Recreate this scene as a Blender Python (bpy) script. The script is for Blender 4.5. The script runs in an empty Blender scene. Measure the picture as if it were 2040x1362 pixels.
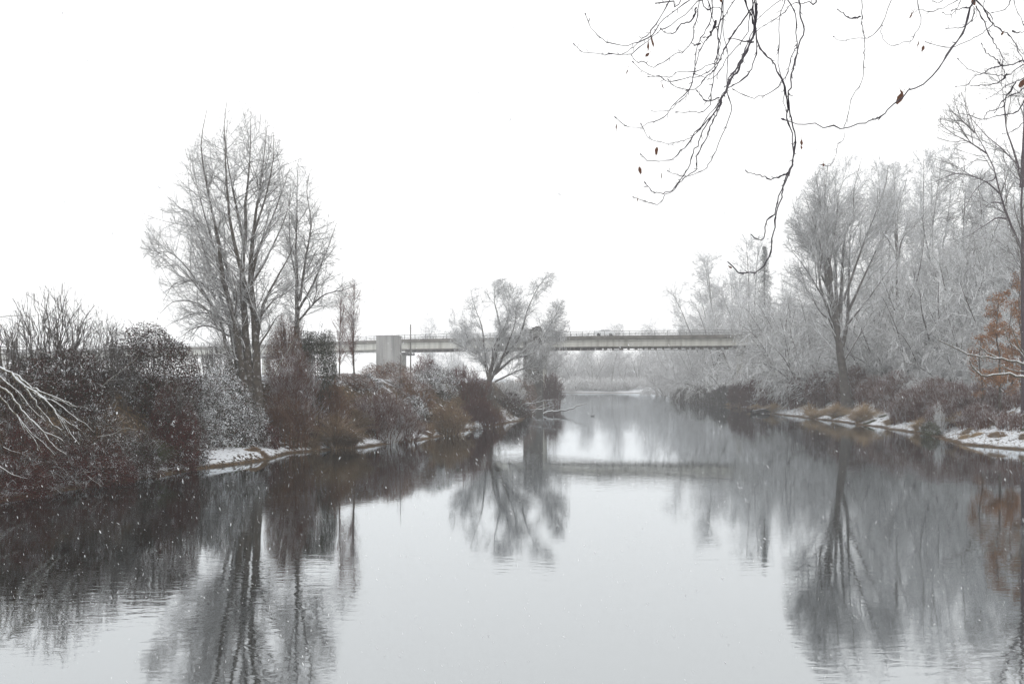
import bpy, math, random
import numpy as np
from mathutils import Vector

# ------------------------------------------------------------------ camera, world, light, exposure
sc = bpy.context.scene
COL = sc.collection
F = 1800.0            # focal length in photo pixels (photo 2040 wide)
CAMZ = 5.0
HOR = 760.0           # horizon row in the photo
cd = bpy.data.cameras.new('camera')
cam = bpy.data.objects.new('camera', cd)
COL.objects.link(cam)
cam.location = (0, 0, CAMZ)
cam.rotation_euler = (math.radians(90), 0, 0)
cd.sensor_width = 36.0
cd.lens = 36.0 * F / 2040.0
cd.shift_y = (HOR - 681.0) / 2040.0
cd.clip_start = 0.05
cd.clip_end = 4000
sc.camera = cam

SUN_EL, SUN_AZ = math.radians(48), math.radians(150)
w = bpy.data.worlds.new("World")
sc.world = w
w.use_nodes = True
nt = w.node_tree
nt.nodes.clear()
out = nt.nodes.new('ShaderNodeOutputWorld')
bg1 = nt.nodes.new('ShaderNodeBackground')
sky = nt.nodes.new('ShaderNodeTexSky')
sky.sky_type = 'NISHITA'
sky.sun_disc = False
sky.sun_elevation = SUN_EL
sky.sun_rotation = SUN_AZ
sky.dust_density = 6
nt.links.new(sky.outputs[0], bg1.inputs[0])
bg1.inputs[1].default_value = 0.05
bg2 = nt.nodes.new('ShaderNodeBackground')      # the closed white cloud deck
bg2.inputs[0].default_value = (1.0, 1.0, 0.995, 1)
bg2.inputs[1].default_value = 1.42
mx = nt.nodes.new('ShaderNodeMixShader')
mx.inputs[0].default_value = 0.9
nt.links.new(bg1.outputs[0], mx.inputs[1])
nt.links.new(bg2.outputs[0], mx.inputs[2])
nt.links.new(mx.outputs[0], out.inputs[0])

sl = bpy.data.lights.new('sun', 'SUN')
sl.energy = 0.5
sl.angle = math.radians(25)
sl.color = (1.0, 0.97, 0.93)
so = bpy.data.objects.new('sun', sl)
COL.objects.link(so)
so.rotation_euler = (math.radians(90) - SUN_EL, 0, math.radians(180) - SUN_AZ)
so.location = (0, 0, 80)

sc.view_settings.view_transform = 'Standard'
sc.view_settings.look = 'None'
sc.view_settings.exposure = 0.0
sc.view_settings.gamma = 1.0
sc.render.engine = 'CYCLES'
cy = sc.cycles
cy.max_bounces = 6
cy.diffuse_bounces = 2
cy.glossy_bounces = 2
cy.volume_bounces = 2
cy.transparent_max_bounces = 4
cy.caustics_reflective = False
cy.caustics_refractive = False
cy.use_denoising = True

rng = np.random.default_rng(7)

# ------------------------------------------------------------------ helpers
def W(px, py, d):
    return np.array([(px - 1020.0) / F * d, d, CAMZ - (py - HOR) / F * d])

def tag(o, label=None, cat=None, group=None, kind=None):
    if label: o['label'] = label
    if cat: o['category'] = cat
    if group: o['group'] = group
    if kind: o['kind'] = kind
    return o

def empty(name, loc, label, cat, group=None):
    o = bpy.data.objects.new(name, None)
    COL.objects.link(o)
    o.location = tuple(float(v) for v in loc)
    o.empty_display_size = 0.3
    return tag(o, label, cat, group)

def mesh_obj(name, chunks, mats, parent=None, origin=None, smooth=True):
    """chunks: list of (V (n,3), F (m,4 or m,3), material index)."""
    chunks = [c for c in chunks if len(c[0]) and len(c[1])]
    me = bpy.data.meshes.new(name)
    V = np.concatenate([c[0] for c in chunks]).astype(np.float32)
    if origin is not None:
        V = V - np.asarray(origin, dtype=np.float32)
    loops, tot, mi = [], [], []
    off = 0
    for v, f, m in chunks:
        loops.append((f + off).ravel())
        tot.append(np.full(len(f), f.shape[1]))
        mi.append(np.full(len(f), m))
        off += len(v)
    loops = np.concatenate(loops).astype(np.int32)
    tot = np.concatenate(tot).astype(np.int32)
    mi = np.concatenate(mi).astype(np.int32)
    me.vertices.add(len(V))
    me.vertices.foreach_set('co', V.ravel())
    me.loops.add(len(loops))
    me.loops.foreach_set('vertex_index', loops)
    me.polygons.add(len(tot))
    st = np.concatenate([[0], np.cumsum(tot)[:-1]]).astype(np.int32)
    me.polygons.foreach_set('loop_start', st)
    me.polygons.foreach_set('loop_total', tot)
    me.polygons.foreach_set('material_index', mi)
    me.polygons.foreach_set('use_smooth', np.full(len(tot), smooth))
    me.update(calc_edges=True)
    if not isinstance(mats, (list, tuple)): mats = [mats]
    for m in mats: me.materials.append(m)
    o = bpy.data.objects.new(name, me)
    COL.objects.link(o)
    if parent is not None: o.parent = parent
    elif origin is not None: o.location = tuple(float(v) for v in origin)
    return o

def copy_thing(root, loc, rz, scale, label, group):
    r = root.copy()
    COL.objects.link(r)
    r.location = tuple(float(v) for v in loc)
    r.rotation_euler = (0, 0, rz)
    r.scale = scale
    r['label'] = label
    if group: r['group'] = group
    for ch in list(root.children):
        c = ch.copy()
        COL.objects.link(c)
        c.parent = r
        for g in list(ch.children):
            q = g.copy()
            COL.objects.link(q)
            q.parent = c
    return r

def box(x0, x1, y0, y1, z0, z1, m=0):
    V = np.array([[x0,y0,z0],[x1,y0,z0],[x1,y1,z0],[x0,y1,z0],[x0,y0,z1],[x1,y0,z1],[x1,y1,z1],[x0,y1,z1]], float)
    Fc = np.array([[3,2,1,0],[4,5,6,7],[0,1,5,4],[1,2,6,5],[2,3,7,6],[3,0,4,7]])
    return (V, Fc, m)

def obox(c, ax, hx, hy, z0, z1, m=0, taper=1.0):
    """box centred at c (x,y), long axis direction ax, half sizes, optional top taper."""
    ax = np.array([ax[0], ax[1]], float); ax /= np.linalg.norm(ax)
    ay = np.array([-ax[1], ax[0]])
    V = []
    for z, k in ((z0, 1.0), (z1, taper)):
        for sx, sy in ((-1,-1),(1,-1),(1,1),(-1,1)):
            p = np.array(c[:2]) + ax*hx*sx*k + ay*hy*sy*k
            V.append([p[0], p[1], z])
    Fc = np.array([[3,2,1,0],[4,5,6,7],[0,1,5,4],[1,2,6,5],[2,3,7,6],[3,0,4,7]])
    return (np.array(V), Fc, m)

def unit(v):
    return v / np.maximum(np.linalg.norm(v, axis=-1, keepdims=True), 1e-9)

def tubes(P, R, k=3, m=0):
    P = np.asarray(P, float); R = np.asarray(R, float)
    if P.ndim == 2: P = P[None]; R = R[None]
    B, n, _ = P.shape
    if B == 0: return (np.zeros((0,3)), np.zeros((0,4), int), m)
    T = np.empty_like(P)
    T[:,1:-1] = P[:,2:] - P[:,:-2]
    T[:,0] = P[:,1] - P[:,0]; T[:,-1] = P[:,-1] - P[:,-2]
    T = unit(T)
    mean = unit(P[:,-1] - P[:,0])
    ref = np.where(np.abs(mean[:,2:3]) > 0.75, np.array([[1.0,0.3,0]]), np.array([[0,0,1.0]]))
    N = unit(np.cross(T, ref[:,None,:] + 0*T))
    Bn = np.cross(T, N)
    a = np.arange(k) * 2*math.pi/k + math.pi/2
    V = P[:,:,None,:] + R[:,:,None,None]*(N[:,:,None,:]*np.cos(a)[None,None,:,None] + Bn[:,:,None,:]*np.sin(a)[None,None,:,None])
    V = V.reshape(-1,3)
    b = np.arange(B)[:,None,None]*n*k
    i = np.arange(n-1)[None,:,None]*k
    j = np.arange(k)[None,None,:]
    j2 = (j+1) % k
    Fc = np.stack([b+i+j, b+i+j2, b+i+k+j2, b+i+k+j], -1).reshape(-1,4)
    return (V, Fc, m)

def resample(pts, n, wob=0.0):
    pts = np.asarray(pts, float)
    # Catmull-Rom
    P = np.vstack([2*pts[0]-pts[1], pts, 2*pts[-1]-pts[-2]])
    dens = []
    for i in range(1, len(P)-2):
        t = np.linspace(0, 1, 12, endpoint=False)[:,None]
        a,b,c,d = P[i-1],P[i],P[i+1],P[i+2]
        dens.append(0.5*((2*b)+(-a+c)*t+(2*a-5*b+4*c-d)*t*t+(-a+3*b-3*c+d)*t**3))
    dens = np.vstack(dens+[pts[-1:]])
    L = np.concatenate([[0], np.cumsum(np.linalg.norm(np.diff(dens, axis=0), axis=1))])
    s = np.linspace(0, L[-1], n)
    o = np.stack([np.interp(s, L, dens[:,k]) for k in range(3)], 1)
    if wob:
        q = rng.normal(0, wob, o.shape); q[0] = 0; q[-1] = 0
        o = o + q
    return o

def grow(P, R, dens, t0, t1, ang, asd, ln, r, rtip=0.006, npts=5, trop=0.0, bend=0.0, wob=0.08, out=0.0, axis=None,
         inside=None, lfall=0.5, mincount=0, bias=1.0):
    B, n, _ = P.shape
    L = np.linalg.norm(np.diff(P, axis=1), axis=2).sum(1)
    cnt = rng.poisson(np.maximum(dens*L*(t1-t0), mincount))
    idx = np.repeat(np.arange(B), cnt)
    K = len(idx)
    if K == 0: return np.zeros((0,npts,3)), np.zeros((0,npts))
    t = t0 + (t1-t0)*rng.random(K)**bias
    f = t*(n-1); i = np.minimum(f.astype(int), n-2); fr = (f-i)[:,None]
    S = P[idx,i]*(1-fr) + P[idx,i+1]*fr
    T = unit(P[idx,i+1] - P[idx,i])
    pr = R[idx,i]*(1-fr[:,0]) + R[idx,i+1]*fr[:,0]
    rv = rng.normal(size=(K,3))
    if out and axis is not None:
        o = S - axis; o[:,2] = 0
        rv += out*unit(o)
    pp = unit(rv - T*(rv*T).sum(1, keepdims=True))
    a = np.radians(rng.normal(ang, asd, K))[:,None]
    D = T*np.cos(a) + pp*np.sin(a)
    D[:,2] += trop
    D = unit(D)
    Ln = ln*rng.uniform(0.55, 1.25, K)*(1 - lfall*t)
    if inside is not None:
        cut = np.full(K, 1.0); alive = np.ones(K, bool)
        for q in np.linspace(0.15, 1.0, 7):
            ok = inside(S + D*(Ln*q)[:,None])
            newly = alive & ~ok
            cut[newly] = q
            alive &= ok
        keep = inside(S) | (rng.random(K) < 0.2)
        Ln = Ln*np.where(alive, 1.0, np.maximum(cut*rng.uniform(0.7,1.15,K), 0.12))
        S, D, Ln, pr = S[keep], D[keep], Ln[keep], pr[keep]
        K = len(S)
    out_P = np.empty((K,npts,3)); out_P[:,0] = S
    step = (Ln/(npts-1))[:,None]
    for q in range(1, npts):
        out_P[:,q] = out_P[:,q-1] + D*step
        D = D + rng.normal(0, wob, D.shape)
        D[:,2] += bend
        D = unit(D)
    r0 = np.minimum(pr*0.7, r*np.sqrt(np.clip(Ln/ln, 0.1, 1.5)))
    r0 = np.maximum(r0, rtip)
    u = np.linspace(0, 1, npts)[None,:]
    out_R = r0[:,None]*(1-u) + rtip*u
    return out_P, out_R

def env_fn(rows, d, yc=None, dk=0.85):
    """rows: (py, xl, xr) in photo pixels at depth d -> inside test in world."""
    rows = sorted(rows)
    py = np.array([r[0] for r in rows], float)
    xl = np.array([r[1] for r in rows], float); xr = np.array([r[2] for r in rows], float)
    yc = d if yc is None else yc
    def inside(p):
        Y = (CAMZ - p[:,2])*F/d + HOR
        X = p[:,0]*F/d + 1020
        l = np.interp(Y, py, xl); r = np.interp(Y, py, xr)
        c = (l+r)/2; hw = np.maximum((r-l)/2, 1)
        dy = (p[:,1]-yc)*F/d
        return (Y > py[0]) & (Y < py[-1]) & (((X-c)/hw)**2 + (dy/(hw*dk))**2 < 1)
    return inside

def ell_fn(c, rx, ry, rz):
    c = np.asarray(c, float)
    def inside(p):
        q = (p - c)/np.array([rx, ry, rz])
        return (q*q).sum(1) < 1
    return inside

# ------------------------------------------------------------------ materials
def new_mat(name):
    m = bpy.data.materials.new(name)
    m.use_nodes = True
    n = m.node_tree.nodes
    b = n['Principled BSDF']
    return m, m.node_tree, b

def ramp(nt, stops, interp='LINEAR'):
    r = nt.nodes.new('ShaderNodeValToRGB')
    r.color_ramp.interpolation = interp
    e = r.color_ramp.elements
    while len(e) > 1: e.remove(e[-1])
    e[0].position = stops[0][0]; e[0].color = (*stops[0][1], 1)
    for p, c in stops[1:]:
        x = e.new(p); x.color = (*c, 1)
    return r

def math_node(nt, op, a, b=None, clamp=False):
    n = nt.nodes.new('ShaderNodeMath'); n.operation = op; n.use_clamp = clamp
    for i, v in enumerate((a, b)):
        if v is None: continue
        if isinstance(v, (int, float)): n.inputs[i].default_value = v
        else: nt.links.new(v, n.inputs[i])
    return n.outputs[0]

def snowy(name, cols, lo, hi, amt, nscale=3.0, namp=0.6, island=False, rough=0.9, cscale=2.0, snow=(0.70,0.73,0.76), bump=0.0, nw=1.0, stretch=False):
    """Material with snow lying on whatever faces up. cols: list of base colours picked per island or by noise."""
    m, nt, b = new_mat(name)
    geo = nt.nodes.new('ShaderNodeNewGeometry')
    tc = nt.nodes.new('ShaderNodeTexCoord')
    sep = nt.nodes.new('ShaderNodeSeparateXYZ')
    nt.links.new(geo.outputs['Normal'], sep.inputs[0])
    nz = nt.nodes.new('ShaderNodeTexNoise'); nz.inputs['Scale'].default_value = nscale; nz.inputs['Detail'].default_value = 4
    nt.links.new(geo.outputs['Position'], nz.inputs['Vector'])
    k = math_node(nt, 'MULTIPLY', math_node(nt, 'SUBTRACT', nz.outputs[0], 0.5), namp*2)
    s = math_node(nt, 'ADD', math_node(nt, 'MULTIPLY', sep.outputs[2], nw), k)
    mr = nt.nodes.new('ShaderNodeMapRange')
    mr.inputs['From Min'].default_value = lo; mr.inputs['From Max'].default_value = hi
    mr.inputs['To Max'].default_value = amt
    nt.links.new(s, mr.inputs['Value'])
    st = [(i/max(len(cols)-1,1), c) for i, c in enumerate(cols)]
    cr = ramp(nt, st)
    if island:
        nt.links.new(geo.outputs['Random Per Island'], cr.inputs[0])
    else:
        n2 = nt.nodes.new('ShaderNodeTexNoise'); n2.inputs['Scale'].default_value = cscale; n2.inputs['Detail'].default_value = 5
        if stretch:
            mq = nt.nodes.new('ShaderNodeMapping'); mq.inputs['Scale'].default_value = (1,1,0.08)
            nt.links.new(tc.outputs['Object'], mq.inputs['Vector']); nt.links.new(mq.outputs[0], n2.inputs['Vector'])
        else:
            nt.links.new(tc.outputs['Object'], n2.inputs['Vector'])
        m3 = nt.nodes.new('ShaderNodeMapRange'); m3.inputs['From Min'].default_value = 0.3; m3.inputs['From Max'].default_value = 0.7
        nt.links.new(n2.outputs[0], m3.inputs['Value'])
        nt.links.new(m3.outputs[0], cr.inputs[0])
    mix = nt.nodes.new('ShaderNodeMix'); mix.data_type = 'RGBA'
    nt.links.new(mr.outputs[0], mix.inputs['Factor'])
    nt.links.new(cr.outputs[0], mix.inputs['A'])
    mix.inputs['B'].default_value = (*snow, 1)
    nt.links.new(mix.outputs['Result'], b.inputs['Base Color'])
    b.inputs['Roughness'].default_value = rough
    b.inputs['Specular IOR Level'].default_value = 0.2
    if bump:
        n4 = nt.nodes.new('ShaderNodeTexNoise'); n4.inputs['Scale'].default_value = 14; n4.inputs['Detail'].default_value = 6
        nt.links.new(tc.outputs['Object'], n4.inputs['Vector'])
        bp = nt.nodes.new('ShaderNodeBump'); bp.inputs['Strength'].default_value = bump; bp.inputs['Distance'].default_value = 0.05
        nt.links.new(n4.outputs[0], bp.inputs['Height'])
        nt.links.new(bp.outputs[0], b.inputs['Normal'])
    return m

M = {}
M['bark'] = snowy('bark', [(0.045,0.038,0.032),(0.1,0.085,0.07)], 0.15, 0.7, 0.85, 4, 0.8, cscale=4, bump=0.6)
M['twig'] = snowy('twig', [(0.06,0.052,0.045),(0.12,0.1,0.085)], -0.05, 0.55, 0.85, 6, 0.5)
M['twig_pale'] = snowy('twig_pale', [(0.07,0.06,0.05),(0.14,0.12,0.10)], -0.5, 0.3, 0.92, 6, 0.5, snow=(0.82,0.84,0.86))
M['bark_mist'] = snowy('bark_mist', [(0.05,0.045,0.042),(0.11,0.1,0.09)], 0.2, 0.8, 0.9, 2, 0.6, cscale=2, bump=0.4)
M['twig_frost'] = snowy('twig_frost', [(0.09,0.085,0.08),(0.16,0.15,0.14)], -0.65, 0.15, 0.95, 3, 0.6, snow=(0.86,0.88,0.9))
M['bark_birch'] = snowy('bark_birch', [(0.05,0.035,0.045),(0.1,0.075,0.085)], 0.5, 1.1, 0.6, 8, 0.4, cscale=9, bump=0.4)
M['snowlimb'] = snowy('snowlimb', [(0.08,0.07,0.05),(0.2,0.18,0.13)], 0.22, 0.5, 0.95, 9, 0.9)
M['redtwig'] = snowy('redtwig', [(0.06,0.014,0.010),(0.11,0.036,0.025),(0.15,0.075,0.045)], 0.15, 0.5, 0.8, 1.4, 1.2, island=True)
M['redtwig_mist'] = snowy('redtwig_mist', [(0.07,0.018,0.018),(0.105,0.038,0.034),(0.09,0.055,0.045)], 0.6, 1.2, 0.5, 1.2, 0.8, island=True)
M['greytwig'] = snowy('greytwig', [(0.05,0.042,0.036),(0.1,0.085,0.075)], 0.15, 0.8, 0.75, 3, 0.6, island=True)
M['bramble'] = snowy('bramble', [(0.008,0.014,0.006),(0.02,0.022,0.008),(0.045,0.010,0.009),(0.03,0.008,0.007),(0.075,0.024,0.014)], 0.40, 0.56, 0.78, 2.4, 1.35, island=True, nw=0.36)
M['bramble_snow'] = snowy('bramble_snow', [(0.012,0.022,0.012),(0.03,0.04,0.018),(0.05,0.02,0.016),(0.1,0.05,0.03)], 0.04, 0.3, 0.95, 1.5, 0.8, island=True, nw=0.42)
M['bramble_red'] = snowy('bramble_red', [(0.05,0.008,0.007),(0.085,0.013,0.011),(0.016,0.008,0.006),(0.09,0.032,0.012)], 0.5, 0.64, 0.9, 2.4, 1.35, island=True, nw=0.36)
M['ivy'] = snowy('ivy', [(0.014,0.022,0.012),(0.03,0.042,0.02),(0.045,0.036,0.02),(0.02,0.018,0.01)], 0.95, 1.4, 0.7, 2.0, 0.8, island=True)
M['rusty'] = snowy('rusty', [(0.08,0.03,0.018),(0.14,0.065,0.035),(0.2,0.11,0.06),(0.06,0.03,0.02)], 0.25, 0.5, 0.85, 1.4, 0.9, island=True, nw=0.42)
M['tawny'] = snowy('tawny', [(0.12,0.068,0.04),(0.23,0.145,0.08),(0.36,0.26,0.16),(0.12,0.1,0.06)], 0.55, 1.05, 0.8, 1.6, 1.2, island=True)
M['straw'] = snowy('straw', [(0.3,0.18,0.09),(0.44,0.3,0.16),(0.54,0.42,0.27),(0.2,0.14,0.08)], 0.55, 1.05, 0.85, 1.6, 1.2, island=True)
M['greengrass'] = snowy('greengrass', [(0.03,0.05,0.02),(0.07,0.09,0.03),(0.1,0.08,0.04)], 0.7, 1.15, 0.8, 1.5, 0.9, island=True)
M['copper'] = snowy('copper', [(0.16,0.06,0.022),(0.34,0.16,0.06),(0.26,0.15,0.08)], 0.8, 1.3, 0.6, 2, 0.6, island=True)
M['conifer'] = snowy('conifer', [(0.02,0.03,0.022),(0.05,0.06,0.045)], 0.0, 0.7, 0.85, 1.0, 0.8, island=True)
M['concrete'] = snowy('concrete', [(0.15,0.15,0.145),(0.27,0.265,0.255),(0.33,0.33,0.32)], 0.7, 0.95, 0.9, 1, 0.2, cscale=1.3, bump=0.3, stretch=True)
M['concrete_pale'] = snowy('concrete_pale', [(0.33,0.325,0.29),(0.5,0.5,0.46),(0.58,0.575,0.53)], 0.7, 0.95, 0.9, 1, 0.2, cscale=1.1, bump=0.15, stretch=True)
M['deckedge'] = snowy('deckedge', [(0.09,0.085,0.075),(0.2,0.19,0.17)], 0.7, 0.95, 0.9, 1, 0.2, cscale=0.8)
M['oldpier'] = snowy('oldpier', [(0.035,0.032,0.03),(0.1,0.095,0.085)], 0.6, 0.95, 0.9, 1, 0.3, cscale=0.8, bump=0.5)
M['steel'] = snowy('steel', [(0.12,0.12,0.12),(0.2,0.2,0.2)], 0.75, 1.1, 0.8, 2, 0.2, rough=0.6)
M['pole'] = snowy('pole', [(0.06,0.055,0.05),(0.1,0.09,0.08)], 0.8, 1.1, 0.8, 2, 0.2)
M['deadwood'] = snowy('deadwood', [(0.07,0.06,0.055),(0.14,0.12,0.11)], -0.05, 0.35, 0.95, 3, 0.5)
M['log'] = snowy('log', [(0.015,0.017,0.016),(0.05,0.05,0.05)], 0.75, 1.1, 0.85, 2, 0.4, bump=0.5)
M['paint'] = snowy('paint', [(0.75,0.76,0.78),(0.8,0.81,0.82)], 0.9, 1.2, 0.5, 1, 0.1, rough=0.35)
M['rubber'] = snowy('rubber', [(0.02,0.02,0.02),(0.03,0.03,0.03)], 2, 3, 0, rough=0.7)
m_, nt_, b_ = new_mat('car_glass'); b_.inputs['Base Color'].default_value = (0.45,0.46,0.47,1); b_.inputs['Roughness'].default_value = 0.1
M['glass'] = m_
m_, nt_, b_ = new_mat('dead_leaf')
cr_ = ramp(nt_, [(0.35,(0.03,0.012,0.01)),(0.6,(0.15,0.06,0.028))])
nz_ = nt_.nodes.new('ShaderNodeTexNoise'); nz_.inputs['Scale'].default_value = 40
nt_.links.new(nz_.outputs[0], cr_.inputs[0]); nt_.links.new(cr_.outputs[0], b_.inputs['Base Color']); b_.inputs['Roughness'].default_value = 0.7
M['dead_leaf'] = m_
m_, nt_, b_ = new_mat('birch_twig')
cr_ = ramp(nt_, [(0.3,(0.012,0.009,0.014)),(0.7,(0.035,0.025,0.04))])
nz_ = nt_.nodes.new('ShaderNodeTexNoise'); nz_.inputs['Scale'].default_value = 30
nt_.links.new(nz_.outputs[0], cr_.inputs[0]); nt_.links.new(cr_.outputs[0], b_.inputs['Base Color']); b_.inputs['Roughness'].default_value = 0.5
M['birch_twig'] = m_
m_, nt_, b_ = new_mat('snowflake'); b_.inputs['Base Color'].default_value = (0.9,0.92,0.95,1); b_.inputs['Roughness'].default_value = 1
M['flake'] = m_

# ------------------------------------------------------------------ terrain
RIVER = np.array([(-25,9),(-23,25),(-21.2,37.5),(-18.6,48.6),(-16.3,54.5),(-15.6,62),(-10.7,69),(-7.4,78),(-4.1,93),(1.3,115),
    (2.4,138),(3.0,150),(5.2,170),(6.5,190),(4,205),(-20,222),(-110,262),(-400,350),(-640,470),(-640,620),(-400,540),(-110,430),(-20,398),(17,396),
    (45,399),(62,380),(58,330),(50,270),(45.5,200),(41.9,164),(39.9,138),(40,106),(38.3,83),(35.4,72),(37.9,64),(40,50),(44,36),
    (120,30),(420,40),(420,-60),(120,-5),(60,2),(25,5),(0,6.5)], float)

def sdist(x, y):
    """signed distance to the river's edge: >0 on land."""
    x = np.asarray(x, float); y = np.asarray(y, float)
    best = np.full(x.shape, 1e9); ins = np.zeros(x.shape, bool)
    n = len(RIVER)
    for i in range(n):
        ax, ay = RIVER[i]; bx, by = RIVER[(i+1) % n]
        dx, dy = bx-ax, by-ay
        t = np.clip(((x-ax)*dx+(y-ay)*dy)/(dx*dx+dy*dy), 0, 1)
        best = np.minimum(best, (x-ax-t*dx)**2+(y-ay-t*dy)**2)
        c = ((ay > y) != (by > y)) & (x < (bx-ax)*(y-ay)/((by-ay) if by != ay else 1e-9)+ax)
        ins ^= c
    d = np.sqrt(best)
    return np.where(ins, -d, d)

def wn(x, y, s, ph=0.0):
    return (np.sin(x/s+ph)+np.sin(y/s*1.13+1.7*ph+1)+np.sin((x+y)/s*0.71+2.3+ph)+np.sin((x-1.3*y)/s*0.53+ph*0.7))/4

def sstep(t):
    t = np.clip(t, 0, 1); return t*t*(3-2*t)

LEDGE = W(478, 920, 58)
def height(x, y):
    x = np.asarray(x, float); y = np.asarray(y, float)
    d = sdist(x, y)
    dd = d + 0.5*wn(x, y, 1.7) + 0.25*wn(x, y, 0.6, 2) + 0.16*wn(x, y, 0.27, 4)
    left = 5.3*sstep(dd/7.0) + 0.35*wn(x, y, 4, 1)*sstep(dd/5)
    right = 0.75*sstep(dd/3.0) + 2.6*sstep((dd-2.0)/7) + 0.4*wn(x, y, 5, 1)*sstep(dd/8)
    near = 3.3*sstep(dd/3.0)
    wl = sstep((18-x)/8.0)
    fa = sstep((y-225)/40)
    h = left*wl + right*(1-wl)
    h = h*(1-fa) + (1.3*sstep(dd/3)+2.5*sstep((dd-3)/12)+0.5*wn(x,y,9,2))*fa
    nr = sstep((14-y)/6.0)
    h = h*(1-nr) + near*nr
    r = np.sqrt((x-LEDGE[0])**2 + ((y-LEDGE[1])*0.8)**2)
    k = 1 - sstep((r-2.3)/2.2)
    h = h*(1-k) + k*(0.35+0.16*np.clip(dd,0,6))*sstep(dd/0.7)
    h = np.where(d > -0.5, np.maximum(h, -0.4+0.4*sstep((dd+0.3)/0.6)) , h)
    bed = -0.25*np.clip(-dd, 0, 6)
    return np.where(dd > 0, h, bed) + 0.05*wn(x, y, 0.5, 3)*sstep(dd)

def axis_pts(lo, a, b, hi, fine, coarse_n):
    mid = np.arange(a, b, fine)
    u = np.linspace(0, 1, coarse_n)**2
    L = a - (a-lo)*u[1:][::-1] if lo < a else np.zeros(0)
    Rr = b + (hi-b)*u
    return np.concatenate([np.sort(L), mid, Rr])
gx = axis_pts(-650, -42, 60, 450, 0.42, 30)
gy = axis_pts(-60, 20, 205, 880, 0.5, 40)
GX, GY = np.meshgrid(gx, gy)
GZ = height(GX, GY)
nx_, ny_ = len(gx), len(gy)
V = np.stack([GX.ravel(), GY.ravel(), GZ.ravel()], 1)
ii, jj = np.meshgrid(np.arange(nx_-1), np.arange(ny_-1))
a_ = (jj*nx_+ii).ravel()
Fq = np.stack([a_, a_+1, a_+nx_+1, a_+nx_], 1)
m, nt, b = new_mat('snowy_ground')
geo = nt.nodes.new('ShaderNodeNewGeometry')
sep = nt.nodes.new('ShaderNodeSeparateXYZ'); nt.links.new(geo.outputs['Normal'], sep.inputs[0])
sp = nt.nodes.new('ShaderNodeSeparateXYZ'); nt.links.new(geo.outputs['Position'], sp.inputs[0])
n1 = nt.nodes.new('ShaderNodeTexNoise'); n1.inputs['Scale'].default_value = 0.9; n1.inputs['Detail'].default_value = 8; n1.inputs['Roughness'].default_value = 0.65
nt.links.new(geo.outputs['Position'], n1.inputs['Vector'])
n2 = nt.nodes.new('ShaderNodeTexNoise'); n2.inputs['Scale'].default_value = 5; n2.inputs['Detail'].default_value = 6
nt.links.new(geo.outputs['Position'], n2.inputs['Vector'])
soil = ramp(nt, [(0.3,(0.03,0.022,0.016)),(0.5,(0.07,0.05,0.032)),(0.62,(0.13,0.085,0.045)),(0.75,(0.06,0.045,0.025))])
nt.links.new(n2.outputs[0], soil.inputs[0])
s1 = math_node(nt, 'ADD', sep.outputs[2], math_node(nt, 'ADD', math_node(nt, 'MULTIPLY', math_node(nt, 'SUBTRACT', n1.outputs[0], 0.5), 0.6), math_node(nt, 'MULTIPLY', math_node(nt, 'SUBTRACT', n2.outputs[0], 0.5), 0.8)))
mr = nt.nodes.new('ShaderNodeMapRange'); mr.inputs['From Min'].default_value = 0.82; mr.inputs['From Max'].default_value = 0.9
nt.links.new(s1, mr.inputs['Value'])
mh = nt.nodes.new('ShaderNodeMapRange'); mh.inputs['From Min'].default_value = 0.1; mh.inputs['From Max'].default_value = 0.22
nt.links.new(math_node(nt, 'ADD', sp.outputs[2], math_node(nt, 'MULTIPLY', math_node(nt, 'SUBTRACT', n1.outputs[0], 0.5), 0.25)), mh.inputs['Value'])
fac = math_node(nt, 'MULTIPLY', mr.outputs[0], mh.outputs[0])
mix = nt.nodes.new('ShaderNodeMix'); mix.data_type = 'RGBA'
nt.links.new(fac, mix.inputs['Factor']); nt.links.new(soil.outputs[0], mix.inputs['A']); mix.inputs['B'].default_value = (0.68,0.71,0.75,1)
nt.links.new(mix.outputs['Result'], b.inputs['Base Color'])
b.inputs['Roughness'].default_value = 0.95; b.inputs['Specular IOR Level'].default_value = 0.1
bp = nt.nodes.new('ShaderNodeBump'); bp.inputs['Strength'].default_value = 0.9; bp.inputs['Distance'].default_value = 0.22
nt.links.new(n2.outputs[0], bp.inputs['Height']); nt.links.new(bp.outputs[0], b.inputs['Normal'])
g = mesh_obj('ground', [(V, Fq, 0)], m)
tag(g, 'snow dusted brown river banks and snowy ground', 'ground', kind='structure')

# water
m, nt, b = new_mat('river_water')
nt.nodes.remove(b)
o_ = nt.nodes['Material Output']
geo = nt.nodes.new('ShaderNodeNewGeometry')
mp = nt.nodes.new('ShaderNodeMapping'); mp.inputs['Scale'].default_value = (1.2, 2.6, 1)
nt.links.new(geo.outputs['Position'], mp.inputs['Vector'])
wn1 = nt.nodes.new('ShaderNodeTexNoise'); wn1.inputs['Scale'].default_value = 1.3; wn1.inputs['Detail'].default_value = 2; wn1.inputs['Distortion'].default_value = 0.6
nt.links.new(mp.outputs[0], wn1.inputs['Vector'])
mp2 = nt.nodes.new('ShaderNodeMapping'); mp2.inputs['Scale'].default_value = (0.03, 0.09, 1); mp2.inputs['Rotation'].default_value = (0,0,0.1)
nt.links.new(geo.outputs['Position'], mp2.inputs['Vector'])
wn2 = nt.nodes.new('ShaderNodeTexNoise'); wn2.inputs['Scale'].default_value = 1.0; wn2.inputs['Detail'].default_value = 5; wn2.inputs['Distortion'].default_value = 0.8
nt.links.new(mp2.outputs[0], wn2.inputs['Vector'])
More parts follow.
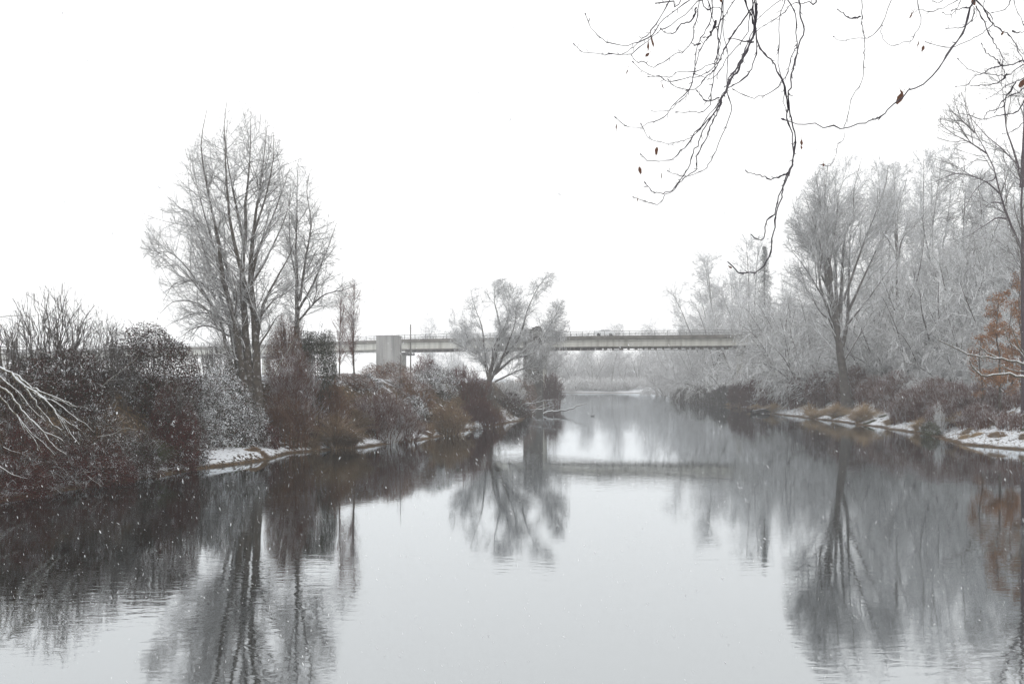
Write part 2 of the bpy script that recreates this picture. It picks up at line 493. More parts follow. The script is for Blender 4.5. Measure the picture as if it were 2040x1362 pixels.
mrw = nt.nodes.new('ShaderNodeMapRange'); mrw.inputs['From Min'].default_value = 0.45; mrw.inputs['From Max'].default_value = 0.62
mrw.inputs['To Min'].default_value = 0.02; mrw.inputs['To Max'].default_value = 0.08
nt.links.new(wn2.outputs[0], mrw.inputs['Value'])
bp = nt.nodes.new('ShaderNodeBump'); bp.inputs['Distance'].default_value = 0.05
nt.links.new(wn1.outputs[0], bp.inputs['Height']); nt.links.new(mrw.outputs[0], bp.inputs['Strength'])
gl = nt.nodes.new('ShaderNodeBsdfGlossy'); gl.inputs['Color'].default_value = (0.915,0.95,0.975,1); gl.inputs['Roughness'].default_value = 0.035
nt.links.new(bp.outputs[0], gl.inputs['Normal'])
df = nt.nodes.new('ShaderNodeBsdfDiffuse'); df.inputs['Color'].default_value = (0.006,0.007,0.005,1)
fr = nt.nodes.new('ShaderNodeFresnel'); fr.inputs['IOR'].default_value = 1.33
mf = nt.nodes.new('ShaderNodeMapRange'); mf.inputs['From Min'].default_value = 0.12; mf.inputs['From Max'].default_value = 0.7
mf.inputs['To Min'].default_value = 0.51; mf.inputs['To Max'].default_value = 0.9
nt.links.new(fr.outputs[0], mf.inputs['Value'])
ms = nt.nodes.new('ShaderNodeMixShader')
nt.links.new(mf.outputs[0], ms.inputs[0]); nt.links.new(df.outputs[0], ms.inputs[1]); nt.links.new(gl.outputs[0], ms.inputs[2])
nt.links.new(ms.outputs[0], o_.inputs['Surface'])
V = np.array([[-649,-59,0],[449,-59,0],[449,640,0],[-649,640,0]], float)
g = mesh_obj('water', [(V, np.array([[0,1,2,3]]), 0)], m, smooth=False)
tag(g, 'calm grey river water mirroring the banks', 'river', kind='structure')

# ------------------------------------------------------------------ bridge
DK = [(-253,345),(-166.6,294),(-82,239),(-24,197),(18,182),(45,177.5),(75,171),(110,160)]
DK = [np.array(p, float) for p in DK]
ZT, ZE, ZB = 14.25, 13.55, 11.95
br = empty('road_bridge', (18,182,0), 'long grey concrete road bridge with thin railings crossing the river', 'bridge')
BO = (18,182,0)
girder, edge, rails, posts = [], [], [], []
def seg_frame(a, b):
    t = (b-a)/np.linalg.norm(b-a); return t, np.array([-t[1], t[0]])
# mitred sweep of a cross-section rectangle along DK
def sweep(y0, y1, z0, z1, mt=0):
    n = len(DK); V = []
    for i in range(n):
        if i == 0: t, nn = seg_frame(DK[0], DK[1]); k = 1
        elif i == n-1: t, nn = seg_frame(DK[-2], DK[-1]); k = 1
        else:
            t1_, n1_ = seg_frame(DK[i-1], DK[i]); t2_, n2_ = seg_frame(DK[i], DK[i+1])
            nn = (n1_+n2_); nn /= np.linalg.norm(nn); k = 1/np.dot(nn, n1_)
        for (y, z) in ((y0,z0),(y1,z0),(y1,z1),(y0,z1)):
            p = DK[i] + nn*y*k; V.append([p[0], p[1], z])
    Fc = []
    for i in range(n-1):
        for j in range(4):
            j2 = (j+1) % 4
            Fc.append([i*4+j, i*4+j2, (i+1)*4+j2, (i+1)*4+j])
    Fc.append([3,2,1,0]); Fc.append([(n-1)*4+q for q in range(4)])
    return (np.array(V), np.array(Fc), mt)
mesh_obj('girder', [sweep(0.35, 1.0, ZB, ZE-0.05), sweep(8.6, 9.3, ZB, ZE-0.05)], M['concrete_pale'], br, BO, False)
mesh_obj('deck', [sweep(0.0, 9.6, ZE, ZT), sweep(0.15, 0.6, ZB-0.02, ZB+0.16)], M['deckedge'], br, BO, False)
mesh_obj('ledge', [sweep(0.2, 0.345, ZE-0.32, ZE-0.12)], M['concrete_pale'], br, BO, False)
# railing
rl, ps, bk = [], [], []
for (za, zb) in ((ZT+0.86, ZT+0.95),(ZT+0.55, ZT+0.61),(ZT+0.25, ZT+0.31)):
    rl.append(sweep(0.06, 0.12, za, zb)); rl.append(sweep(9.42, 9.5, za, zb))
for i in range(len(DK)-1):
    t, nn = seg_frame(DK[i], DK[i+1]); Ls = np.linalg.norm(DK[i+1]-DK[i])
    q = 0.6
    while q < Ls-0.3:
        c = DK[i]+t*q+nn*0.09; ps.append(obox(c, t, 0.045, 0.05, ZT, ZT+1.0))
        c = DK[i]+t*q+nn*9.46; ps.append(obox(c, t, 0.045, 0.05, ZT, ZT+1.0))
        if rng.random() < 0.5:
            c = DK[i]+t*(q+1.25)+nn*0.09; ps.append(obox(c, t, 0.05, 0.05, ZT+0.1, ZT+0.55))
        q += 2.5
    if i >= 3:
        q = 0.7
        while q < Ls-0.4:
            c = DK[i]+t*q+nn*(2.5); bk.append(obox(c, t, rng.choice([0.17,0.25,0.3]), 2.0, ZB-0.5, ZB+0.2)); q += rng.choice([1.2,1.5,1.5,1.65])
mesh_obj('railing', rl+ps, M['steel'], br, BO, False)
mesh_obj('cross_beam', bk, M['deckedge'], br, BO, False).__setitem__('kind', 'stuff')
mesh_obj('pipe', [sweep(0.5, 0.58, ZB-0.62, ZB-0.54)], M['steel'], br, BO, False)
for cx, cy_, hw in ((6.4,186.5,0.75),(45.5,180.5,0.6),(-24.6,201.5,0.7),(-62,228,0.7),(-110,262,0.7)):
    gz = min(float(height(np.array([cx]), np.array([cy_]))[0]), 0) - 1.5
    t, nn = seg_frame(DK[4], DK[5]) if cx > 0 else seg_frame(DK[2], DK[3])
    o = mesh_obj('support_column', [obox((cx,cy_), t, hw, 0.8, gz, ZB-1.1, 0, 0.97)], M['concrete_pale'], br, BO, False)
    mesh_obj('column_cap', [obox((cx,cy_), t, hw+0.32, 3.2, ZB-1.1, ZB-0.5)], M['concrete'], o, BO, False)
# old piers that stand in front of the deck
c = W(1062, 800, 172.5)
pz = -2.0
p1 = empty('stone_pier', (c[0], c[1], 0), 'dark weathered old pier rising beside the bridge at the water edge', 'pier')
mesh_obj('shaft', [obox((c[0], c[1]), (1,-0.08), 1.82, 2.6, pz, 14.9, 0, 0.92)], M['oldpier'], p1, (c[0],c[1],0), False)
mesh_obj('pier_cap', [obox((c[0]+0.75, c[1]), (1,-0.08), 0.85, 2.3, 14.9, 15.25), obox((c[0]+0.95, c[1]), (1,-0.08), 0.5, 1.6, 15.25, 15.5)], M['oldpier'], p1, (c[0],c[1],0), False)
c = W(775, 720, 189)
p2 = empty('concrete_pier', (c[0], c[1], 4), 'broad pale grey blocky concrete pier beside the bridge on the snowy bank', 'pier')
mesh_obj('shaft', [obox((c[0], c[1]), (1,-0.25), 2.0, 2.2, 2.0, 14.35, 0, 0.985)], M['concrete'], p2, (c[0],c[1],4), False)
mesh_obj('pier_cap', [obox((c[0], c[1]), (1,-0.25), 2.05, 2.25, 14.35, 14.6)], M['concrete'], p2, (c[0],c[1],4), False)
# utility poles behind the bridge
def pole(px, top, d, label, r=0.14, arm=True):
    p = W(px, top, d); gz = float(height(np.array([p[0]]), np.array([d]))[0]) - 0.3
    o = empty('utility_pole', (p[0], d, gz), label, 'pole')
    org = (p[0], d, gz)
    mesh_obj('post', [tubes(np.array([[p[0],d,gz],[p[0],d,(gz+p[2])/2],[p[0],d,p[2]]]), np.array([r*1.2,r,r*0.8]), 8)], M['pole'], o, org)
    if arm:
        mesh_obj('crossarm', [box(p[0]-0.9,p[0]+0.9,d-r-0.1,d-r+0.0,p[2]-0.75,p[2]-0.63)], M['pole'], o, org, False)
    return o, p
o1, pA = pole(818, 646, 192.5, 'thin dark utility pole in front of the bridge by the blocky pier', arm=False)
o3, pC = pole(560, 624, 215, 'utility pole half hidden behind the twiggy bank trees')
wr = []
for k in range(3):
    a = pA - np.array([0,0,0.2+0.5*k]); b2 = pC - np.array([0,0,0.2+0.5*k])
    t = np.linspace(0,1,14)[:,None]; P_ = a+(b2-a)*t; P_[:,2] -= 1.2*np.sin(t[:,0]*math.pi)
    wr.append(tubes(P_, np.full(14,0.02), 4))
    c2 = a + np.array([40,-2,-4.6+0.2*k]); P_ = a+(c2-a)*t; P_[:,2] -= 1.0*np.sin(t[:,0]*math.pi)
    if k < 2: wr.append(tubes(P_, np.full(14,0.018), 4))
mesh_obj('wire', wr, M['steel'], o1, tuple(o1.location))

# white car on the bridge
t, nn = seg_frame(DK[4], DK[5])
cc = np.array([18,182.]) + nn*3.0; 
cx = (1199-1020)/F*(cc[1]+1)
cpos = np.array([cx, 182+(cx-18)*t[1]/t[0]]) + nn*3.0
car = empty('car', (cpos[0], cpos[1], ZT), 'white hatchback car driving over the bridge behind the railing', 'car')
car.rotation_euler = (0,0,math.atan2(t[1],t[0]))
prof = [(-2.0,0.35),(-2.05,0.75),(-1.9,0.98),(-1.15,1.05),(-0.55,1.42),(0.9,1.46),(1.6,1.1),(1.95,0.95),(2.02,0.6),(1.98,0.35)]
def extr(prof, y0, y1, inset=0.0, zi=1.0):
    n = len(prof)
    V = [[x, y0 + (inset if z > zi else 0), z] for x, z in prof]+[[x, y1 - (inset if z > zi else 0), z] for x, z in prof]
    V += [[sum(p[0] for p in prof)/n, y0, sum(p[1] for p in prof)/n],[sum(p[0] for p in prof)/n, y1, sum(p[1] for p in prof)/n]]
    q = [[i,(i+1)%n,n+(i+1)%n,n+i] for i in range(n)]
    tr = [[(i+1)%n,i,2*n] for i in range(n)]+[[n+i,n+(i+1)%n,2*n+1] for i in range(n)]
    return [(np.array(V,float), np.array(q), 0), (np.array(V,float), np.array(tr), 0)]
mesh_obj('body', extr(prof, -0.85, 0.85, 0.14), M['paint'], car, None, False)
for s in (-1,1):
    y = s*0.855
    mesh_obj('window', [(np.array([[-0.95,y,1.06],[-0.02,y,1.06],[-0.02,s*0.735,1.37],[-0.5,s*0.735,1.36]]), np.array([[0,1,2,3]]),0),
                        (np.array([[0.06,y,1.06],[1.2,y,1.06],[0.85,s*0.735,1.38],[0.06,s*0.735,1.38]]), np.array([[0,1,2,3]]),0)], M['glass'], car, None, False)
    for x in (-1.25,1.25):
        a = np.linspace(0,2*math.pi,17)[:-1]
        P_ = np.array([[x,s*0.68,0.32],[x,s*0.88,0.32]])
        wv = tubes(P_, np.array([0.32,0.32]), 16)
        cv = np.vstack([[[x,s*0.88,0.32]], np.stack([x+0.32*np.cos(a), np.full(16,s*0.88), 0.32+0.32*np.sin(a)],1)])
        cf = np.array([[0,1+i,1+(i+1)%16] for i in range(16)])
        mesh_obj('wheel', [wv,(cv,cf,0)], M['rubber'], car)
mesh_obj('windscreen', [(np.array([[-1.17,-0.66,1.07],[-0.58,-0.6,1.41],[-0.58,0.6,1.41],[-1.17,0.66,1.07]])+np.array([-0.01,0,0.015]), np.array([[0,1,2,3]]),0)], M['glass'], car, None, False)

# ------------------------------------------------------------------ vegetation builders
def hgt(x, y): return float(height(np.array([x]), np.array([y]))[0])

def hero_tree(name, label, d, base, stems, env, r0, mats, l1, l2, l3, l4=None, dk=0.8, cat='tree', group=None, spread=0.12, up=0.25, rk=6, tipr=0.012):
    """stems: pixel polylines (px,py[,depth offset]) at depth d. r0: base radius of each stem."""
    bx = (base[0]-1020)/F*d
    org = np.array([bx, d, min(CAMZ-(base[1]-HOR)/F*d, hgt(bx,d)+50)])
    gz = hgt(bx, d)
    org[2] = gz - 0.2
    root = empty(name, org, label, cat, group)
    inside = env_fn(env, d, dk=dk)
    SP, SR = [], []
    n = 18
    for i, st in enumerate(stems):
        pts = []
        off = rng.uniform(-1, 1)*spread if i else 0.0
        fromb = abs(st[0][1]-base[1]) < 25
        s0 = st[0]
        for j, p in enumerate(st['pts'] if isinstance(st, dict) else st):
            q = W(p[0], p[1], d)
            if len(p) > 2: q[1] += p[2]
            else: q[1] += off*abs(p[1]-(base[1] if fromb else st[0][1]))/F*d*1.0
            pts.append(q)
        if abs(st[0][1]-base[1]) < 25:
            pts[0][2] = min(pts[0][2], gz-0.2)
        Pp = resample(pts, n, 0.06*r0[i])
        L = np.linalg.norm(np.diff(Pp,axis=0),axis=1).sum()
        u = np.linspace(0,1,n)
        rr = r0[i]*0.85*(1-u)**1.25 + tipr*1.0
        if abs(st[0][1]-base[1]) < 25: rr = rr*(1+0.45*np.exp(-u*14))
        SP.append(Pp); SR.append(rr)
    SP = np.array(SP); SR = np.array(SR)
    ax = org[None,:]
    A = grow(SP, SR, inside=inside, axis=ax, **l1)
    B_ = grow(A[0], A[1], inside=inside, axis=ax, **l2)
    C1 = grow(B_[0], B_[1], inside=inside, axis=ax, **l3)
    mesh_obj('trunk', [tubes(SP, SR, rk+2)], M[mats[0]], root, org)
    ch = [tubes(A[0], A[1], 5, 1), tubes(B_[0], B_[1], 3, 1), tubes(C1[0], C1[1], 3, 1)]
    tot = len(A[0])+len(B_[0])+len(C1[0])
    if l4:
        D1 = grow(C1[0], C1[1], inside=inside, axis=ax, **l4); ch.append(tubes(D1[0], D1[1], 3, 1)); tot += len(D1[0])
    mesh_obj('crown', ch, [M[mats[0]], M[mats[1]]], root, org)
    print('TREE', name, tot)
    return root

def shell_pts(n, c, rx, ry, rz, gmin=-0.5, thick=0.22, lumps=9, seed=0):
    """points in a lumpy thick shell round an ellipsoid cap."""
    r = np.random.default_rng(seed)
    q = unit(r.normal(size=(n*2,3)))
    q = q[q[:,2] > gmin][:n]
    th = r.uniform(0, 2*math.pi, 30); 
    k = np.zeros(len(q))
    dirs = unit(r.normal(size=(lumps,3))); dirs[:,2] = np.abs(dirs[:,2])
    for dv in dirs:
        k = np.maximum(k, np.clip(1-np.arccos(np.clip(q@dv,-1,1))/0.62, 0, 1))
    rad = 0.68 + 0.38*np.sqrt(k) - thick*1.3*np.abs(r.normal(0,0.8,len(q)))
    rad = np.clip(rad, 0.1, 1.15)
    nrm = q.copy()
    return np.asarray(c) + q*rad[:,None]*np.array([rx,ry,rz]), nrm

def leaf_quads(P, N, size, up=0.3, seed=0, mt=0, asp=0.62, tilt=0.9):
    r = np.random.default_rng(seed)
    n = len(P)
    N = unit(N + np.array([0,0,up]) + r.normal(0, tilt, (n,3)))
    U = unit(np.cross(N, r.normal(size=(n,3)))); Vv = np.cross(N, U)
    s = (size*r.uniform(0.55,1.3,n))[:,None]
    a = P - U*s*0.5; b = P + Vv*s*asp*0.5 + N*s*0.08; c = P + U*s*0.5; d = P - Vv*s*asp*0.5 + N*s*0.08
    V = np.stack([a,b,c,d],1).reshape(-1,3)
    Fq = np.arange(n*4).reshape(-1,4)
    return (V, Fq, mt)

def clip_ground(P, N=None, lift=0.05):
    g = height(P[:,0], P[:,1]); keep = P[:,2] > np.maximum(g, -0.02)+lift*0
    return keep

SEED = [100]
def place_of(px, d, top, wpx):
    c = W(px, top, d)
    gz = hgt(c[0], c[1])
    rx = wpx/2/F*d
    return c[0], c[1], gz, c[2], rx

def bramble(name, label, px, d, top, wpx, mat='bramble', leaf=0.11, dens=1.0, canes=40, ry=None, cat='bush', group=None, cmat='greytwig', wisp=1.0, tilt=0.8, boxy=1.0):
    SEED[0] += 1; sd = SEED[0]
    x, y, gz, zt, rx = place_of(px, d, top, wpx)
    ry = rx*0.8 if ry is None else ry
    zc = max(gz-0.4, gz*0.5)
    rz = max(zt - zc, 0.5)
    org = np.array([x,y,gz])
    area = 2*math.pi*((rx*ry+rx*rz+ry*rz)/3)*1.5
    leaf = leaf*0.8
    n = int(min(42000, area*dens*1.5/(leaf*leaf*0.5)))
    P, N = shell_pts(n, (x,y,zc), rx, ry, rz*0.97, -0.6, 0.2, 12, sd)
    if boxy != 1.0:
        q_ = (P-np.array([x,y,zc]))/np.array([rx,ry,rz]); P = np.array([x,y,zc]) + np.sign(q_)*np.abs(q_)**boxy*np.array([rx,ry,rz])
    kp = P[:,2] > np.maximum(height(P[:,0],P[:,1]), 0.02)
    P, N = P[kp], N[kp]
    root = empty(name, org, label, cat, group)
    # canes arching out over the shell, with leaves on them
    r = np.random.default_rng(sd)
    m_ = int(canes*1.8*wisp)
    a = r.uniform(0,2*math.pi,m_); el = r.uniform(0.15,1.35,m_)
    D = np.stack([np.cos(a)*np.cos(el), np.sin(a)*np.cos(el), np.sin(el)],1)
    u = np.linspace(0,1,7)
    C0 = np.array([x,y,zc])
    Pc = C0 + D[:,None,:]*np.array([rx,ry,rz])*(0.55+0.62*u)[None,:,None]
    side = unit(np.cross(D, [0,0,1.0]))*r.uniform(-0.35,0.35,m_)[:,None]
    Pc = Pc + side[:,None,:]*(u**2)[None,:,None]*rx*0.8
    Pc[:,:,2] -= (u**3)[None,:]*rz*r.uniform(0.05,0.35,m_)[:,None]
    gk = height(Pc[:,:,0], Pc[:,:,1])
    Pc[:,:,2] = np.maximum(Pc[:,:,2], gk+0.1)
    Rc = np.full((m_,7),0.017)*(1-0.6*u)[None,:]
    ch = [tubes(Pc, Rc, 3, 0)]
    ft, fr_ = grow(Pc, Rc, dens=5, t0=0.3, t1=1.0, ang=45, asd=20, ln=0.5, r=0.008, rtip=0.004, npts=3, wob=0.2)
    ch.append(tubes(ft, fr_, 3, 0))
    mesh_obj('canes', ch, [M[cmat]], root, org)
    li = np.repeat(np.arange(m_), 9)
    uu = r.uniform(0.35,1,len(li))*6; i0 = np.minimum(uu.astype(int),5); fr2 = (uu-i0)[:,None]
    Lp = Pc[li,i0]*(1-fr2)+Pc[li,i0+1]*fr2 + r.normal(0,0.04,(len(li),3))
    lq = [leaf_quads(P, N, leaf, 0.25, sd, 0, tilt=tilt), leaf_quads(Lp, np.zeros_like(Lp)+[0,0,0.6], leaf*0.85, 0.3, sd+1, 0)]
    mesh_obj('foliage', lq, [M[mat]], root, org)
    return root

def twigbush(name, label, px, d, top, wpx, mat='redtwig', n=90, upr=0.9, dens=6.0, r=0.014, tw=0.45, ry=None, cat='shrub', group=None, wob=0.1, tip=0.006, basew=0.35, lvl=3, ang=30):
    SEED[0] += 1; sd = SEED[0]
    rr = np.random.default_rng(sd)
    x, y, gz, zt, rx = place_of(px, d, top, wpx)
    ry = rx*0.7 if ry is None else ry
    H = max(zt-gz, 0.4)
    org = np.array([x,y,gz])
    root = empty(name, org, label, cat, group)
    a = rr.uniform(0,2*math.pi,n); rad = np.sqrt(rr.uniform(0,1,n))
    bx = x+np.cos(a)*rad*rx*basew; by = y+np.sin(a)*rad*ry*basew
    bz = np.maximum(height(bx,by)-0.1, -0.3)
    # tips on the dome
    ex = np.cos(a)*rad*rx*rr.uniform(0.75,1.1,n); ey = np.sin(a)*rad*ry
    ez = gz + H*(1-0.75*rad**2*1.0)*rr.uniform(0.7,1.04,n)
    u = np.linspace(0,1,8)[None,:,None]
    S = np.stack([bx,by,bz],1)[:,None,:]; E = np.stack([x+ex, y+ey, ez],1)[:,None,:]
    mid = S*0.5+E*0.5; mid[:,:,2] += H*0.18*upr; 
    P = (1-u)**2*S+2*u*(1-u)*mid+u*u*E
    w_ = rr.normal(0, 0.03*H, P.shape); w_[:,0] = 0; P = P + w_*0.6
    R = r*1.3*(1-0.7*u[:,:,0])*np.ones((n,1))
    inside = ell_fn((x,y,gz), rx*1.12, ry*1.2, H*1.08)
    A = grow(P, R, dens=dens*0.5, t0=0.15, t1=1.0, ang=ang, asd=12, ln=H*0.45, r=r*0.7, rtip=tip, npts=5, trop=0.1*upr, bend=0.03*upr, wob=wob, inside=inside)
    B_ = grow(A[0], A[1], dens=dens, t0=0.1, t1=1.0, ang=ang+5, asd=14, ln=tw, r=r*0.5, rtip=tip, npts=4, trop=0.1*upr, wob=wob*1.2, inside=inside)
    mesh_obj('stems', [tubes(P,R,5,0)], [M[mat]], root, org)
    ch = [tubes(A[0],A[1],3,0), tubes(B_[0],B_[1],3,0)]
    mesh_obj('twigs', ch, [M[mat]], root, org)
    print('BUSH', name, len(A[0]), len(B_[0]))
    return root

def grass(name, label, px, d, top, wpx, mat='tawny', n=2600, ry=None, cat='grass clump', group=None, droop=0.9, bw=0.016):
    SEED[0] += 1; sd = SEED[0]
    rr = np.random.default_rng(sd)
    x, y, gz, zt, rx = place_of(px, d, top, wpx)
    ry = rx*0.6 if ry is None else ry
    gz = max(gz, 0.0)
    H = max(zt-gz, 0.3)
    org = np.array([x,y,gz])
    root = empty(name, org, label, cat, group)
    tn = max(3, int(rx*2.2))
    ta = rr.uniform(0,2*math.pi,tn); tr = np.sqrt(rr.uniform(0,1,tn))*0.8
    k = rr.integers(0,tn,n)
    bx = x+np.cos(ta[k])*tr[k]*rx + rr.normal(0,0.14,n)*min(rx,1.2); by = y+np.sin(ta[k])*tr[k]*ry+rr.normal(0,0.14,n)*min(rx,1.2)
    ok = height(bx,by) > 0.03
    bx, by, k = bx[ok], by[ok], k[ok]; n = len(bx)
    bz = height(bx,by)-0.03
    a = rr.uniform(0,2*math.pi,n)
    L = H*rr.uniform(0.45,1.1,n)*(1-0.4*tr[k]**2)*rr.uniform(0.55,1.25,tn)[k]
    lean = rr.uniform(0.05,droop,n)
    u = np.linspace(0,1,4)
    P = np.zeros((n,4,3))
    for i, q in enumerate(u):
        P[:,i,0] = bx+np.cos(a)*L*lean*q**1.6; P[:,i,1] = by+np.sin(a)*L*lean*q**1.6
        P[:,i,2] = bz+L*(q-0.45*lean*q**2.4)
    R = bw*(1-0.75*u)[None,:]*np.ones((n,1))
    mesh_obj('blades', [tubes(P,R,3,0)], [M[mat]], root, org)
    return root

# ------------------------------------------------------------------ LEFT BANK : trees
L1 = dict(dens=2.3, t0=0.16, t1=1.0, ang=48, asd=16, ln=5.0, r=0.06, rtip=0.012, npts=9, trop=0.12, bend=0.05, wob=0.13, out=0.5, lfall=0.45)
L2 = dict(dens=3.0, t0=0.12, t1=1.0, ang=52, asd=18, ln=1.8, r=0.024, rtip=0.008, npts=6, trop=0.08, bend=0.04, wob=0.2, lfall=0.4)
L3 = dict(dens=4.4, t0=0.1, t1=1.0, ang=52, asd=20, ln=0.7, r=0.011, rtip=0.0055, npts=4, trop=0.06, bend=0.03, wob=0.25, lfall=0.4)
envA = [(205,470,515),(225,440,545),(270,400,556),(300,370,570),(350,335,582),(430,302,585),(500,284,592),(560,320,590),(620,330,585),(660,360,560),(700,395,545),(735,430,540)]
hero_tree('multi_stem_tree', 'tall bare tree with many rising trunks, snow dusted, tallest on the bank', 63.5, (503,740),
    [[(505,740),(487,640),(482,560),(487,480),(490,400),(498,310),(500,222)],
     [(515,738),(507,640),(498,560),(500,480),(512,400),(522,320),(530,240)],
     [(498,736),(474,650),(455,570),(447,480),(432,390),(425,300),(440,240)],
     [(490,735),(455,655),(430,590),(405,530),(375,450),(352,370),(345,325)],
     [(485,732),(445,650),(412,590),(375,545),(335,510),(292,498)],
     [(495,700),(462,620),(443,560),(420,470),(395,380),(385,320)],
     [(512,668),(524,610),(548,560),(575,510),(590,470)],
     [(500,560),(512,500),(540,430),(560,370),(572,330)],
     [(470,660),(430,628),(390,624),(350,640),(332,650)],
     [(505,620),(485,540),(470,450),(468,360),(470,270),(478,225)],
     [(460,700),(445,705),(430,720),(420,728)],
     [(430,590),(395,560),(350,565),(325,600)],
     [(458,670),(420,650),(385,655),(350,680)],
     [(440,640),(395,605),(350,600),(318,625)],
     [(415,595),(370,530),(330,500),(300,520)],
     [(512,640),(540,600),(570,580),(590,560)],
     [(514,690),(535,660),(555,630),(580,620)],
     [(470,600),(440,500),(412,400),(398,300)],[(455,560),(415,480),(370,420),(325,400)],[(505,560),(535,500),(562,430),(572,380)],[(500,480),(530,400),(548,330),(552,270)],[(485,480),(465,380),(452,300),(455,240)]],
    envA, [0.42,0.42,0.34,0.27,0.22,0.19,0.17,0.13,0.12,0.2,0.09,0.1,0.08,0.09,0.1,0.09,0.09,0.13,0.13,0.11,0.1,0.12], ('bark','twig_pale'), L1, L2, L3, dk=0.75, spread=0.22)

envB = [(300,582,600),(330,572,622),(400,560,648),(450,552,668),(520,545,690),(570,545,700),(620,560,735),(680,600,720),(700,600,640)]
L1b = dict(L1, dens=3.2, ang=55, ln=3.6, r=0.045, trop=0.15, t0=0.1, bend=0.03)
hero_tree('bare_tree', 'slender dark bare tree rising out of the ivy thicket beside the many trunked tree', 69, (592,735),
    [[(594,735),(592,650),(591,560),(590,480),(592,400),(594,330)],
     [(597,600),(610,520),(622,450),(615,380),(625,340)],
     [(593,620),(625,560),(655,480),(668,440)],
     [(594,640),(640,590),(690,575),(725,560)],
     [(592,560),(580,500),(578,430),(582,370)]],
    envB, [0.3,0.12,0.11,0.1,0.08], ('bark','twig_pale'), L1b, L2, L3, dk=0.8)

envC = [(555,698,712),(600,680,730),(650,672,748),(700,668,752),(745,680,735)]
L1c = dict(L1, dens=14, ang=35, ln=2.4, r=0.022, rtip=0.009, trop=0.4, t0=0.12, npts=6, bend=0.04)
L2c = dict(L2, ln=1.0, r=0.012, rtip=0.006, dens=3.4); L3c = dict(L3, ln=0.5, r=0.009, rtip=0.006, dens=1.5)
hero_tree('bare_sapling', 'thin upright bare sapling between the ivy thicket and the concrete pier', 80, (706,745),
    [[(706,750),(704,690),(705,630),(706,560)]], envC, [0.08], ('bark','redtwig'), L1c, L2c, L3c, dk=1)
envC2 = [(570,668,690),(620,650,702),(680,645,700),(730,655,690)]
hero_tree('bare_sapling', 'wispy reddish sapling close against the ivy thicket', 77, (676,740),
    [[(676,742),(677,680),(679,620),(681,575)]], envC2, [0.06], ('bark','redtwig'), L1c, L2c, L3c, dk=1)
envC3 = [(690,793,803),(720,785,812),(770,788,808),(790,790,805)]
hero_tree('bare_sapling', 'tiny leafless sapling standing on the slope below the concrete pier', 86, (797,795),
    [[(797,798),(797,760),(798,720),(797,686)]], envC3, [0.05], ('bark','twig'), dict(L1c, ln=1.0, dens=3), L2c, L3c, dk=1)

# tree in front of the bridge
envD = [(540,1075,1108),(565,960,1125),(590,915,1128),(620,893,1132),(660,885,1138),(700,905,1138),(740,930,1118),(770,940,1050)]
L1d = dict(L1, dens=2.2, ln=4.0, r=0.06, rtip=0.02, ang=45, out=0.7)
L2d = dict(L2, dens=4.0, ln=1.9, r=0.03, rtip=0.016); L3d = dict(L3, dens=6.0, ln=0.9, r=0.018, rtip=0.012)
hero_tree('spreading_tree', 'snow frosted tree with low spreading limbs growing in front of the bridge', 120, (978,790),
    [[(978,790),(975,745),(990,700),(995,650),(985,600),(985,570)],
     [(975,760),(1000,715),(1035,670),(1050,620),(1070,575),(1090,548)],
     [(978,760),(960,715),(940,690),(925,660),(905,640)],
     [(985,745),(1020,715),(1060,690),(1100,675),(1125,650)],
     [(990,740),(1010,690),(1025,650),(1030,610),(1045,590)],
     [(972,750),(965,700),(960,650),(945,610),(940,585)],
     [(985,760),(1040,735),(1070,730),(1100,735),(1128,720)],
     [(980,740),(985,690),(1010,640),(1015,590)],
     [(1020,715),(1060,700),(1100,640),(1120,600)],
     [(950,705),(920,690),(900,680),(888,672)]],
    envD, [0.42,0.3,0.22,0.24,0.22,0.2,0.16,0.2,0.13,0.1], ('bark_mist','twig_frost'), L1d, L2d, L3d, dk=0.8, spread=0.2, tipr=0.016)

# ------------------------------------------------------------------ LEFT BANK : bushes
twigbush('tall_shrub', 'tall airy grey shrub with upright twigs standing highest at the far left bank', 105, 50, 572, 250, 'greytwig', n=70, dens=3.2, r=0.028, tw=0.5, tip=0.008, basew=0.5, ang=24)
twigbush('tall_shrub', 'sparse pale leafless shrub at the very edge of the picture above the drooping branches', 18, 47, 612, 130, 'greytwig', n=26, dens=2.4, r=0.022, tw=0.5, tip=0.008, basew=0.5, ang=24)
twigbush('tall_shrub', 'thin twiggy shrub filling the notch between the airy shrub and the round bramble mound', 215, 51, 628, 120, 'greytwig', n=40, dens=3.5, r=0.018, tw=0.5, tip=0.008, basew=0.6, ang=24)
bramble('bramble_mound', 'large rounded dark bramble mound with snow flecks left of the many trunked tree', 300, 53.5, 640, 215, 'bramble', leaf=0.14, dens=1.7, canes=70, boxy=0.88)
bramble('bramble_mound', 'dark green bramble mass under the airy grey shrub', 120, 48, 690, 280, 'bramble', leaf=0.12, dens=1.3, canes=60)
bramble('bramble_mound', 'snow flecked brambles right above the root of the drooping branches', 25, 43, 722, 120, 'bramble', leaf=0.1, dens=1.1, canes=40)
bramble('bramble_mound', 'maroon bramble mound in front of the rounded one near the water', 350, 50.5, 745, 120, 'bramble_red', leaf=0.10, dens=1.0, canes=50)
bramble('bramble_mound', 'steep dark bramble face beside the snow ledge at the water', 375, 52.5, 800, 90, 'bramble', leaf=0.09, dens=1.0, canes=30)
bramble('bramble_mound', 'low snow flecked brambles below the drooping white branches', 190, 45, 790, 180, 'bramble', leaf=0.09, dens=0.8, canes=50)
bramble('bramble_mound', 'deep red bramble mound right under the drooping white branches', 40, 40.5, 820, 200, 'bramble_red', leaf=0.08, dens=0.9, canes=60)
